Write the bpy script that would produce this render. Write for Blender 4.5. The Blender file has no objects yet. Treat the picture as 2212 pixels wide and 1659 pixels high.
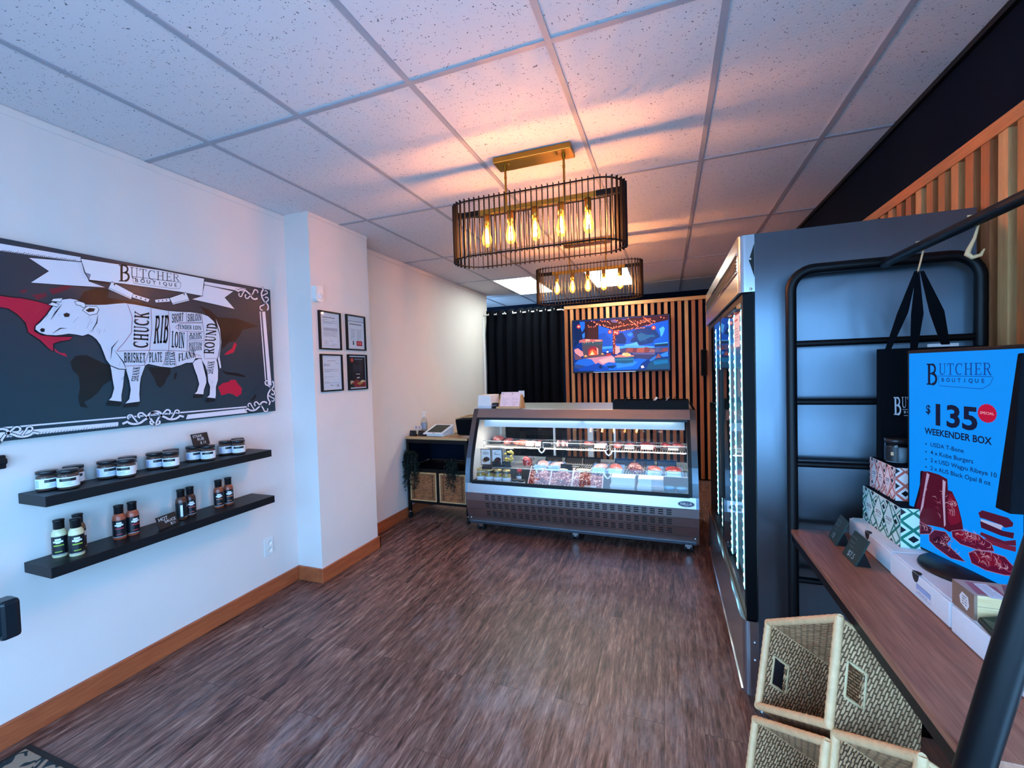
import bpy, bmesh, math, random
from mathutils import Vector, Matrix
from mathutils.geometry import tessellate_polygon
random.seed(7)
R = math.radians
scene = bpy.context.scene
C = scene.collection
V = Vector

# ---------------------------------------------------------------- camera, sky, exposure
CAM_Z = 1.5755
cam = bpy.data.objects.new('camera', bpy.data.cameras.new('camera'))
C.objects.link(cam)
yaw, pitch, roll = -0.3493, -0.0296, -0.0288
fw = V((math.sin(yaw)*math.cos(pitch), math.cos(yaw)*math.cos(pitch), math.sin(pitch)))
rt0 = V((math.cos(yaw), -math.sin(yaw), 0))
up0 = rt0.cross(fw)
rt = math.cos(roll)*rt0 + math.sin(roll)*up0
up = -math.sin(roll)*rt0 + math.cos(roll)*up0
m = Matrix.Identity(4)
for i in range(3):
    m[i][0], m[i][1], m[i][2] = rt[i], up[i], -fw[i]
m.translation = (0, 0, CAM_Z)
cam.matrix_world = m
cam.data.sensor_width = 36
cam.data.lens = 36*921.6/2212
cam.data.clip_start = 0.02
scene.camera = cam

world = bpy.data.worlds.new('overcast_sky')
scene.world = world
world.use_nodes = True
bg = world.node_tree.nodes['Background']
bg.inputs[0].default_value = (0.31, 0.61, 1.0, 1)
bg.inputs[1].default_value = 6.3

scene.view_settings.view_transform = 'Standard'
scene.view_settings.look = 'None'
scene.view_settings.gamma = 1
scene.view_settings.exposure = 0.95
SCREEN = 2**-0.95          # screens keep their own brightness whatever the exposure
scene.cycles.max_bounces = 8
scene.cycles.diffuse_bounces = 4
scene.cycles.glossy_bounces = 4
scene.cycles.transparent_max_bounces = 16
scene.cycles.caustics_reflective = False
scene.cycles.caustics_refractive = False
scene.cycles.sample_clamp_indirect = 4
scene.cycles.use_denoising = True

# daylight comes through the storefront behind the camera: a portal in each pane guides the sky light
def portal(x0, x1, z0, z1, y):
    l = bpy.data.lights.new('daylight_portal', 'AREA')
    l.shape = 'RECTANGLE'; l.size = x1-x0; l.size_y = z1-z0
    l.cycles.is_portal = True
    o = bpy.data.objects.new('daylight_portal', l); C.objects.link(o)
    o.location = ((x0+x1)/2, y, (z0+z1)/2); o.rotation_euler = (R(90), 0, 0)
    return o
PANES = [(-2.55, -1.55), (-1.45, -0.25), (-0.15, 1.0)]
for a_, b_ in PANES:
    portal(a_, b_, 0.25, 1.8 if a_ < -2 else 2.2, -0.62)
SIDE = (-0.5, 0.72)         # unseen glazing added on the dark wall so the fridge side reflects sky
o_ = portal(SIDE[0], SIDE[1], 0.25, 2.2, 0); o_.location = (1.155, sum(SIDE)/2, 1.225); o_.rotation_euler = (R(90), 0, R(90))

# ---------------------------------------------------------------- helpers
def lin(h):
    h = h.lstrip('#'); o = []
    for i in (0, 2, 4):
        c = int(h[i:i+2], 16)/255
        o.append(c/12.92 if c <= 0.04045 else ((c+0.055)/1.055)**2.4)
    return (o[0], o[1], o[2], 1)

def nd(t, kind, **kw):
    n = t.nodes.new(kind)
    for k, v in kw.items():
        if k.startswith('i_'):
            n.inputs[k[2:].replace('_', ' ')].default_value = v
        else:
            setattr(n, k, v)
    return n

def newmat(name):
    mt = bpy.data.materials.new(name); mt.use_nodes = True
    t = mt.node_tree; b = t.nodes['Principled BSDF']
    return mt, t, b

def mat(name, col, rough=0.5, metal=0.0, var=0.12, scale=30, bump=0.0, stretch=(1, 1, 1), spec=0.5, bscale=None, brushed=0.0):
    """plain surface with a little procedural unevenness"""
    mt, t, b = newmat(name)
    c = lin(col)
    b.inputs['Roughness'].default_value = rough
    b.inputs['Metallic'].default_value = metal
    b.inputs['Specular IOR Level'].default_value = spec
    if brushed:      # vertical brushing smears reflections sideways
        b.inputs['Anisotropic'].default_value = brushed
        tg = nd(t, 'ShaderNodeCombineXYZ'); tg.inputs[0].default_value = 1.0; tg.inputs[1].default_value = .02
        t.links.new(tg.outputs[0], b.inputs['Tangent'])
    tc = nd(t, 'ShaderNodeTexCoord'); mp = nd(t, 'ShaderNodeMapping'); mp.inputs['Scale'].default_value = stretch
    t.links.new(tc.outputs['Object'], mp.inputs['Vector'])
    nz = nd(t, 'ShaderNodeTexNoise', i_Scale=scale, i_Detail=3.0)
    t.links.new(mp.outputs[0], nz.inputs['Vector'])
    mx = nd(t, 'ShaderNodeMix', data_type='RGBA')
    mx.inputs['A'].default_value = tuple(x*(1-var) for x in c[:3])+(1,)
    mx.inputs['B'].default_value = tuple(min(1, x*(1+var)) for x in c[:3])+(1,)
    t.links.new(nz.outputs['Fac'], mx.inputs['Factor'])
    t.links.new(mx.outputs['Result'], b.inputs['Base Color'])
    if bump:
        nb = nz
        if bscale:
            nb = nd(t, 'ShaderNodeTexNoise', i_Scale=bscale, i_Detail=2.0); t.links.new(mp.outputs[0], nb.inputs['Vector'])
        bp = nd(t, 'ShaderNodeBump', i_Strength=bump, i_Distance=0.002)
        t.links.new(nb.outputs['Fac'], bp.inputs['Height']); t.links.new(bp.outputs[0], b.inputs['Normal'])
    return mt

def glassmat(name, tint='#ffffff', refl=1.0, rough=0.0, ior=1.5, glow=None):
    """thin clear pane: light passes straight through, fresnel reflection on top"""
    mt, t, b = newmat(name); t.nodes.remove(b)
    out = t.nodes['Material Output']
    tr = nd(t, 'ShaderNodeBsdfTransparent'); tr.inputs[0].default_value = lin(tint)
    gl = nd(t, 'ShaderNodeBsdfGlossy'); gl.inputs['Roughness'].default_value = rough
    fr = nd(t, 'ShaderNodeFresnel'); fr.inputs['IOR'].default_value = ior
    ge = nd(t, 'ShaderNodeNewGeometry'); inv = nd(t, 'ShaderNodeMath', operation='SUBTRACT'); inv.inputs[0].default_value = 1
    t.links.new(ge.outputs['Backfacing'], inv.inputs[1])
    mu = nd(t, 'ShaderNodeMath', operation='MULTIPLY'); mu.inputs[1].default_value = refl
    t.links.new(fr.outputs[0], mu.inputs[0])
    mu2 = nd(t, 'ShaderNodeMath', operation='MULTIPLY'); t.links.new(mu.outputs[0], mu2.inputs[0]); t.links.new(inv.outputs[0], mu2.inputs[1])
    ms = nd(t, 'ShaderNodeMixShader')
    t.links.new(mu2.outputs[0], ms.inputs[0]); t.links.new(tr.outputs[0], ms.inputs[1]); t.links.new(gl.outputs[0], ms.inputs[2])
    if glow:          # a lit bulb: the glass itself shines a little
        em = nd(t, 'ShaderNodeEmission'); em.inputs[0].default_value = lin(glow[0]); em.inputs[1].default_value = glow[1]
        ad = nd(t, 'ShaderNodeAddShader'); t.links.new(ms.outputs[0], ad.inputs[0]); t.links.new(em.outputs[0], ad.inputs[1]); ms = ad
    t.links.new(ms.outputs[0], out.inputs['Surface'])
    return mt

def emat(name, col, strength):
    mt, t, b = newmat(name)
    b.inputs['Base Color'].default_value = lin(col)
    b.inputs['Emission Color'].default_value = lin(col)
    b.inputs['Emission Strength'].default_value = strength
    return mt

def printmat(name, rough=0.5, emit=0.0, spec=0.3):
    """ink: the colour of each printed patch is stored on its faces"""
    mt, t, b = newmat(name)
    a = nd(t, 'ShaderNodeVertexColor'); a.layer_name = 'Ink'
    t.links.new(a.outputs['Color'], b.inputs['Base Color'])
    b.inputs['Roughness'].default_value = rough
    b.inputs['Specular IOR Level'].default_value = .12 if emit else spec
    if emit:
        b.inputs['Base Color'].default_value = (0, 0, 0, 1)
        t.links.remove(b.inputs['Base Color'].links[0])
        t.links.new(a.outputs['Color'], b.inputs['Emission Color'])
        b.inputs['Emission Strength'].default_value = emit
    return mt

def woodmat(name, c1, c2, rough=0.5, axis='x', scale=6.0, fine=1.0, ringy=0.5):
    """grain running along the given axis"""
    mt, t, b = newmat(name)
    tc = nd(t, 'ShaderNodeTexCoord'); mp = nd(t, 'ShaderNodeMapping')
    s = {'x': (0.06, 1, 1), 'y': (1, 0.06, 1), 'z': (1, 1, 0.06)}[axis]
    mp.inputs['Scale'].default_value = s
    t.links.new(tc.outputs['Object'], mp.inputs['Vector'])
    n1 = nd(t, 'ShaderNodeTexNoise', i_Scale=scale*4, i_Detail=4.0, i_Distortion=0.6)
    n2 = nd(t, 'ShaderNodeTexNoise', i_Scale=scale*30*fine, i_Detail=2.0)
    for n in (n1, n2): t.links.new(mp.outputs[0], n.inputs['Vector'])
    ad = nd(t, 'ShaderNodeMix', data_type='FLOAT'); ad.inputs['Factor'].default_value = 1-ringy
    t.links.new(n1.outputs['Fac'], ad.inputs['A']); t.links.new(n2.outputs['Fac'], ad.inputs['B'])
    rp = nd(t, 'ShaderNodeValToRGB')
    rp.color_ramp.elements[0].position = 0.36; rp.color_ramp.elements[0].color = lin(c1)
    rp.color_ramp.elements[1].position = 0.64; rp.color_ramp.elements[1].color = lin(c2)
    t.links.new(ad.outputs['Result'], rp.inputs[0]); t.links.new(rp.outputs[0], b.inputs['Base Color'])
    b.inputs['Roughness'].default_value = rough
    bp = nd(t, 'ShaderNodeBump', i_Strength=0.15, i_Distance=0.002)
    t.links.new(ad.outputs['Result'], bp.inputs['Height']); t.links.new(bp.outputs[0], b.inputs['Normal'])
    return mt

def basis(d):
    d = d.normalized()
    a = V((0, 0, 1)) if abs(d.z) < 0.9 else V((1, 0, 0))
    x = d.cross(a).normalized()
    return x, d.cross(x).normalized()

class MB:
    """collects shapes and links them as ONE mesh object"""
    def __init__(s): s.v = []; s.f = []; s.mi = []; s.sm = []; s.ink = []
    def add(s, vs, fs, mi=0, sm=False, ink=None):
        o = len(s.v); s.v += [tuple(p) for p in vs]
        for f in fs:
            s.f.append([i+o for i in f]); s.mi.append(mi); s.sm.append(sm); s.ink.append(ink)
        return s
    def box(s, x0, y0, z0, x1, y1, z1, mi=0, ink=None):
        p = [(x, y, z) for x in (x0, x1) for y in (y0, y1) for z in (z0, z1)]
        return s.add(p, [(0, 1, 3, 2), (4, 6, 7, 5), (0, 4, 5, 1), (2, 3, 7, 6), (0, 2, 6, 4), (1, 5, 7, 3)], mi, False, ink)
    def obox(s, c, ux, uy, uz, mi=0):
        c = V(c); ux = V(ux); uy = V(uy); uz = V(uz)
        p = [c+a*ux+b*uy+d*uz for a in (-1, 1) for b in (-1, 1) for d in (-1, 1)]
        return s.add(p, [(0, 1, 3, 2), (4, 6, 7, 5), (0, 4, 5, 1), (2, 3, 7, 6), (0, 2, 6, 4), (1, 5, 7, 3)], mi)
    def hexa(s, p, mi=0):
        """8 corners, bottom ring then top ring"""
        return s.add(p, [(3, 2, 1, 0), (4, 5, 6, 7), (0, 1, 5, 4), (1, 2, 6, 5), (2, 3, 7, 6), (3, 0, 4, 7)], mi)
    def cyl(s, a, b, r, r2=None, n=16, mi=0, cap=True, sm=True):
        a = V(a); b = V(b); r2 = r if r2 is None else r2
        x, y = basis(b-a); vs = []
        for p, q in ((a, r), (b, r2)):
            for i in range(n):
                t = 2*math.pi*i/n; vs.append(p+q*(math.cos(t)*x+math.sin(t)*y))
        s.add(vs, [(i, (i+1) % n, n+(i+1) % n, n+i) for i in range(n)], mi, sm)
        if cap: s.add(vs, [list(range(n))[::-1], list(range(n, 2*n))], mi)
        return s
    def tube(s, pts, r, n=10, closed=False, mi=0, rs=None):
        pts = [V(p) for p in pts]; k = len(pts); vs = []; x = None
        for i, p in enumerate(pts):
            if closed: d = pts[(i+1) % k]-pts[i-1]
            else: d = pts[min(i+1, k-1)]-pts[max(i-1, 0)]
            d = d.normalized()
            if x is None: x, y = basis(d)
            else:
                x = (x-d*x.dot(d)).normalized(); y = d.cross(x)
            q = rs[i] if rs else r
            for j in range(n):
                t = 2*math.pi*j/n; vs.append(p+q*(math.cos(t)*x+math.sin(t)*y))
        fs = []
        for i in range(k if closed else k-1):
            a = i*n; b = ((i+1) % k)*n
            for j in range(n): fs.append((a+j, a+(j+1) % n, b+(j+1) % n, b+j))
        s.add(vs, fs, mi, True)
        if not closed: s.add(vs, [list(range(n))[::-1], list(range((k-1)*n, k*n))], mi)
        return s
    def lathe(s, prof, c=(0, 0, 0), n=24, mi=0, sm=True, a0=0, a1=2*math.pi):
        full = abs(a1-a0-2*math.pi) < 1e-6; vs = []; m = n if full else n+1
        for r, z in prof:
            for i in range(m):
                t = a0+(a1-a0)*i/n; vs.append((c[0]+r*math.cos(t), c[1]+r*math.sin(t), c[2]+z))
        fs = []
        for k in range(len(prof)-1):
            for i in range(n):
                j = (i+1) % m
                fs.append((k*m+i, k*m+j, (k+1)*m+j, (k+1)*m+i))
        return s.add(vs, fs, mi, sm)
    def prism(s, poly, fn, a, b, mi=0, sm=False):
        """polygon (u,v) pushed from depth a to b; fn(u,v,d) gives the point"""
        n = len(poly)
        vs = [fn(u, v, a) for u, v in poly]+[fn(u, v, b) for u, v in poly]
        s.add(vs, [(i, (i+1) % n, n+(i+1) % n, n+i) for i in range(n)], mi, sm)
        tr = tessellate_polygon([[V((u, v, 0)) for u, v in poly]])
        s.add(vs, [list(t) for t in tr]+[[i+n for i in t][::-1] for t in tr], mi)
        return s
    def ball(s, c, rx, ry, rz, n=12, k=8, mi=0, jit=0.0):
        vs = []; fs = []
        for i in range(k+1):
            ph = math.pi*i/k
            for j in range(n):
                t = 2*math.pi*j/n; w = 1+random.uniform(-jit, jit)
                vs.append((c[0]+w*rx*math.sin(ph)*math.cos(t), c[1]+w*ry*math.sin(ph)*math.sin(t), c[2]+w*rz*math.cos(ph)))
        for i in range(k):
            for j in range(n):
                fs.append((i*n+j, (i+1)*n+j, (i+1)*n+(j+1) % n, i*n+(j+1) % n))
        return s.add(vs, fs, mi, True)
    def build(s, name, mats, parent=None, world=False, bevel=0.0, seg=2):
        if not isinstance(mats, (list, tuple)): mats = [mats]
        vs = [V(p) for p in s.v]
        off = V((0, 0, 0))
        if parent is not None and world:
            mw = parent.matrix_basis.copy(); q = parent.parent
            while q is not None: mw = q.matrix_basis @ mw; q = q.parent
            mi_ = mw.inverted(); vs = [mi_ @ p for p in vs]
        elif parent is None:
            lo = [min(p[i] for p in vs) for i in range(3)]; hi = [max(p[i] for p in vs) for i in range(3)]
            off = V(((lo[0]+hi[0])/2, (lo[1]+hi[1])/2, lo[2])); vs = [p-off for p in vs]
        me = bpy.data.meshes.new(name)
        me.from_pydata([tuple(p) for p in vs], [], s.f)
        for mt in mats: me.materials.append(mt)
        me.polygons.foreach_set('material_index', s.mi)
        me.polygons.foreach_set('use_smooth', s.sm)
        if any(k is not None for k in s.ink):
            a = me.color_attributes.new('Ink', 'FLOAT_COLOR', 'CORNER')
            buf = []
            for f, k in zip(s.f, s.ink): buf += list(k or (0, 0, 0, 1))*len(f)
            a.data.foreach_set('color', buf)
        me.update()
        bm = bmesh.new(); bm.from_mesh(me)
        bmesh.ops.recalc_face_normals(bm, faces=bm.faces[:]) if not any(k is not None for k in s.ink) else None
        bm.to_mesh(me); bm.free()
        o = bpy.data.objects.new(name, me); C.objects.link(o)
        o.location = off
        if parent is not None: o.parent = parent
        if bevel:
            b = o.modifiers.new('edges', 'BEVEL'); b.width = bevel; b.segments = seg; b.limit_method = 'ANGLE'; b.angle_limit = R(40)
        return o

# --- lettering: plain letters from the built-in font, cached as flat meshes
_glyph = {}
def glyphs(txt, bold=0.0):
    if (txt, bold) not in _glyph:
        cu = bpy.data.curves.new('lettering', 'FONT'); cu.body = txt; cu.size = 1; cu.resolution_u = 3; cu.offset = bold
        ob = bpy.data.objects.new('lettering', cu); C.objects.link(ob)
        me = bpy.data.meshes.new_from_object(ob.evaluated_get(bpy.context.evaluated_depsgraph_get()))
        vs = [(p.co.x, p.co.y) for p in me.vertices]; fs = [list(p.vertices) for p in me.polygons]
        bpy.data.objects.remove(ob); bpy.data.curves.remove(cu); bpy.data.meshes.remove(me)
        _glyph[txt, bold] = (vs, fs)
    return _glyph[txt, bold]

def arc(cx, cy, rx, ry, a0, a1, n=10):
    return [(cx+rx*math.cos(R(a0+(a1-a0)*i/n)), cy+ry*math.sin(R(a0+(a1-a0)*i/n))) for i in range(n+1)]
# --- seriffed capitals drawn as thick and thin strokes in a box one unit high
def _st(x, w=.15, a=0, b=1): return [('k', [(x, a), (x, b)], w), ('k', [(x-.16, .03), (x+.16, .03)], .06) if a == 0 else None, ('k', [(x-.16, .97), (x+.16, .97)], .06) if b == 1 else None]
SERIF = {
 'I': (.42, _st(.21)), 'H': (.88, _st(.2)+_st(.68)+[('k', [(.2, .5), (.68, .5)], .07)]),
 'T': (.74, _st(.37)[:2]+[('k', [(.04, .96), (.70, .96)], .08), ('k', [(.07, 1), (.07, .76)], .06), ('k', [(.67, 1), (.67, .76)], .06)]),
 'E': (.68, _st(.2)+[('k', [(.2, .97), (.62, .97)], .07), ('k', [(.2, .5), (.5, .5)], .07), ('k', [(.2, .03), (.64, .03)], .07), ('k', [(.61, 1), (.61, .78)], .06), ('k', [(.62, 0), (.62, .24)], .06), ('k', [(.49, .6), (.49, .4)], .06)]),
 'F': (.66, _st(.2)+[('k', [(.2, .97), (.62, .97)], .07), ('k', [(.2, .5), (.5, .5)], .07), ('k', [(.61, 1), (.61, .76)], .06), ('k', [(.49, .6), (.49, .4)], .06)]),
 'L': (.64, _st(.2)+[('k', [(.2, .03), (.6, .03)], .07), ('k', [(.59, 0), (.59, .26)], .06)]),
 'U': (.82, [('k', [(.2, 1), (.2, .3)]+arc(.42, .3, .22, .27, 180, 270), .13), ('k', arc(.42, .3, .24, .27, 270, 360)+[(.66, 1)], .08), ('k', [(.05, .97), (.35, .97)], .06), ('k', [(.53, .97), (.79, .97)], .06)]),
 'C': (.8, [('k', arc(.44, .5, .33, .47, 52, 120), .09), ('k', arc(.44, .5, .33, .47, 115, 245), .15), ('k', arc(.44, .5, .33, .47, 240, 308), .09), ('k', [(.68, 1), (.68, .72)], .06)]),
 'G': (.84, [('k', arc(.44, .5, .33, .47, 52, 120), .09), ('k', arc(.44, .5, .33, .47, 115, 245), .15), ('k', arc(.44, .5, .33, .47, 240, 330), .09), ('k', [(.68, .05), (.68, .42)], .12), ('k', [(.54, .43), (.8, .43)], .06)]),
 'K': (.84, _st(.2)+[('k', [(.25, .42), (.68, .97)], .07), ('k', [(.38, .58), (.7, .03)], .14), ('k', [(.55, .97), (.8, .97)], .06), ('k', [(.56, .03), (.84, .03)], .06)]),
 'R': (.8, _st(.2)+[('k', [(.2, .96), (.4, .96)], .07), ('k', arc(.4, .74, .22, .22, 90, -90), .11), ('k', [(.2, .5), (.4, .5)], .07), ('k', [(.42, .5), (.68, .03)], .14), ('k', [(.6, .03), (.8, .03)], .06)]),
 'P': (.72, _st(.2)+[('k', [(.2, .96), (.4, .96)], .07), ('k', arc(.4, .73, .22, .23, 90, -90), .12), ('k', [(.2, .48), (.4, .48)], .07)]),
 'B': (.76, _st(.2)+[('k', [(.2, .96), (.38, .96)], .07), ('k', arc(.38, .75, .2, .21, 90, -90), .11), ('k', [(.2, .53), (.4, .53)], .07), ('k', arc(.4, .28, .25, .25, 90, -90), .13), ('k', [(.2, .03), (.4, .03)], .07)]),
 'D': (.84, _st(.2)+[('k', [(.2, .96), (.4, .96)], .07), ('k', arc(.4, .5, .33, .46, 90, -90), .14), ('k', [(.2, .04), (.4, .04)], .07)]),
 'O': (.88, [('k', arc(.44, .5, .33, .46, 60, 120), .08), ('k', arc(.44, .5, .33, .46, 115, 245), .15), ('k', arc(.44, .5, .33, .46, 240, 300), .08), ('k', arc(.44, .5, .33, .46, -65, 65), .15)]),
 'S': (.66, [('k', arc(.34, .74, .21, .22, 30, 180)+arc(.34, .74, .21, .22, 200, 250, 3)+[(.34, .5)]+arc(.33, .27, .23, .23, 70, 0, 5)+arc(.33, .27, .23, .23, -20, -150), .12), ('k', [(.57, 1), (.57, .72)], .06), ('k', [(.09, 0), (.09, .28)], .06)]),
 'N': (.9, [('k', [(.18, 0), (.18, 1)], .07), ('k', [(.16, .98), (.72, .02)], .15), ('k', [(.72, 0), (.72, 1)], .07), ('k', [(.04, .97), (.24, .97)], .06), ('k', [(.06, .03), (.32, .03)], .06), ('k', [(.6, .97), (.86, .97)], .06)]),
 'A': (.84, [('k', [(.12, .02), (.42, .98)], .07), ('k', [(.4, .98), (.7, .02)], .15), ('k', [(.22, .34), (.6, .34)], .06), ('k', [(0, .03), (.26, .03)], .06), ('k', [(.56, .03), (.84, .03)], .06)]),
 'M': (1.0, [('k', [(.16, 0), (.16, 1)], .07), ('k', [(.15, .98), (.48, .05)], .13), ('k', [(.48, .05), (.82, .98)], .06), ('k', [(.82, 0), (.82, 1)], .14), ('k', [(.04, .03), (.3, .03)], .06), ('k', [(.66, .03), (.98, .03)], .06)]),
 ' ': (.4, [])}

class Print:
    """flat artwork on a plane: o + u*U + v*Vv, each layer lifted a hair above the last"""
    def __init__(s, o, U, Vv, k=1.0, lift=0.0004, fn=None):
        s.o = V(o); s.U = V(U); s.V = V(Vv); s.N = s.U.cross(s.V).normalized(); s.k = k; s.lift = lift; s.L = 1; s.mb = MB(); s.fn = fn
    def P(s, u, v):
        if s.fn: return s.fn(u*s.k, v*s.k, s.L*s.lift)
        return s.o+s.U*(u*s.k)+s.V*(v*s.k)+s.N*(s.L*s.lift)
    def poly(s, pts, col):
        tr = tessellate_polygon([[V((a, b, 0)) for a, b in pts]])
        fs = []
        for t in tr:
            a, b, c = (pts[i] for i in t)
            fs.append(list(t) if (b[0]-a[0])*(c[1]-a[1])-(b[1]-a[1])*(c[0]-a[0]) > 0 else list(t)[::-1])
        s.mb.add([s.P(a, b) for a, b in pts], fs, 0, False, lin(col) if isinstance(col, str) else col); return s
    def rect(s, x0, y0, x1, y1, col): return s.poly([(x0, y0), (x1, y0), (x1, y1), (x0, y1)], col)
    def ell(s, cx, cy, rx, ry, col, n=16): return s.poly(arc(cx, cy, rx, ry, 0, 360-360/n, n-1), col)
    def line(s, pts, w, col, closed=False, taper=False):
        if closed: pts = list(pts)+[pts[0]]
        n = len(pts); L = []; Rr = []
        for i, (x, y) in enumerate(pts):
            a = pts[max(i-1, 0)]; b = pts[min(i+1, n-1)]
            if closed and i in (0, n-1): a = pts[n-2]; b = pts[1]
            dx, dy = b[0]-a[0], b[1]-a[1]; l = math.hypot(dx, dy) or 1
            h = w/2*(1-abs(2*i/(n-1)-1)*0.85 if taper else 1)
            L.append((x-dy/l*h, y+dx/l*h)); Rr.append((x+dy/l*h, y-dx/l*h))
        c = lin(col) if isinstance(col, str) else col
        vs = [s.P(*p) for p in L]+[s.P(*p) for p in Rr]
        s.mb.add(vs, [(i, n+i, n+i+1, i+1) for i in range(n-1)], 0, False, c); return s
    def text(s, txt, x, y, h, col, w=None, up_=(0, 1), along=(1, 0), mid=False, bold=0.0):
        vs, fs = glyphs(txt, bold)
        if not vs: return s
        x0 = min(p[0] for p in vs); x1 = max(p[0] for p in vs); y1 = 0.69
        sx = h/y1 if w is None else w/(x1-x0); sy = h/y1
        ox = -(x0+x1)/2 if mid else -x0
        q = [(x+(p[0]+ox)*sx*along[0]+p[1]*sy*up_[0], y+(p[0]+ox)*sx*along[1]+p[1]*sy*up_[1]) for p in vs]
        s.mb.add([s.P(*p) for p in q], fs, 0, False, lin(col) if isinstance(col, str) else col); return s
    def serif(s, txt, bl, br, tl, col, gap=.06, light=1.0, tr=None):
        """letters squeezed into the box with corners bl, br, tl (and tr when it is not a parallelogram)"""
        tot = sum(SERIF[c][0]+gap for c in txt)-gap; x = 0
        if tr is None: tr = (br[0]+tl[0]-bl[0], br[1]+tl[1]-bl[1])
        def B(u, v):
            return tuple((bl[i]*(1-u)+br[i]*u)*(1-v)+(tl[i]*(1-u)+tr[i]*u)*v for i in (0, 1))
        c_ = lin(col)
        for ch in txt:
            wd, st = SERIF[ch]
            for k in st:
                if not k: continue
                pts, wk = k[1], k[2]*light; n = len(pts)
                if wk < .1*light: wk = max(wk, .05)
                L = []; Q = []
                for i, (px, py) in enumerate(pts):
                    a = pts[max(i-1, 0)]; b = pts[min(i+1, n-1)]; dx, dy = b[0]-a[0], b[1]-a[1]; l = math.hypot(dx, dy) or 1
                    L.append(((x+px-dy/l*wk/2)/tot, py+dx/l*wk/2)); Q.append(((x+px+dy/l*wk/2)/tot, py-dx/l*wk/2))
                vs = [s.P(*B(*p)) for p in L]+[s.P(*B(*p)) for p in Q]
                s.mb.add(vs, [(i, n+i, n+i+1, i+1) for i in range(n-1)], 0, False, c_)
            x += wd+gap
        return s
    def build(s, name, mt, parent=None, world=True):
        return s.mb.build(name, mt, parent, world)

def thing(name, label, cat, loc=(0, 0, 0), rotz=0.0, group=None):
    o = bpy.data.objects.new(name, None); C.objects.link(o)
    o.empty_display_size = 0.1
    o.location = loc; o.rotation_euler = (0, 0, rotz)
    o['label'] = label; o['category'] = cat
    if group: o['group'] = group
    return o
def tag(o, label, cat, group=None):
    o['label'] = label; o['category'] = cat
    if group: o['group'] = group
    return o
def struct(o): o['kind'] = 'structure'; return o
def dup(root, loc, rotz, label, group=None):
    """a copy of a thing with copies of its parts and their parts"""
    r = root.copy(); C.objects.link(r); r.location = loc; r.rotation_euler = (0, 0, rotz)
    r['label'] = label
    if group: r['group'] = group
    def rec(a, b):
        for ch in a.children:
            c = ch.copy(); C.objects.link(c); c.parent = b; rec(ch, c)
    rec(root, r)
    return r

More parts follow.
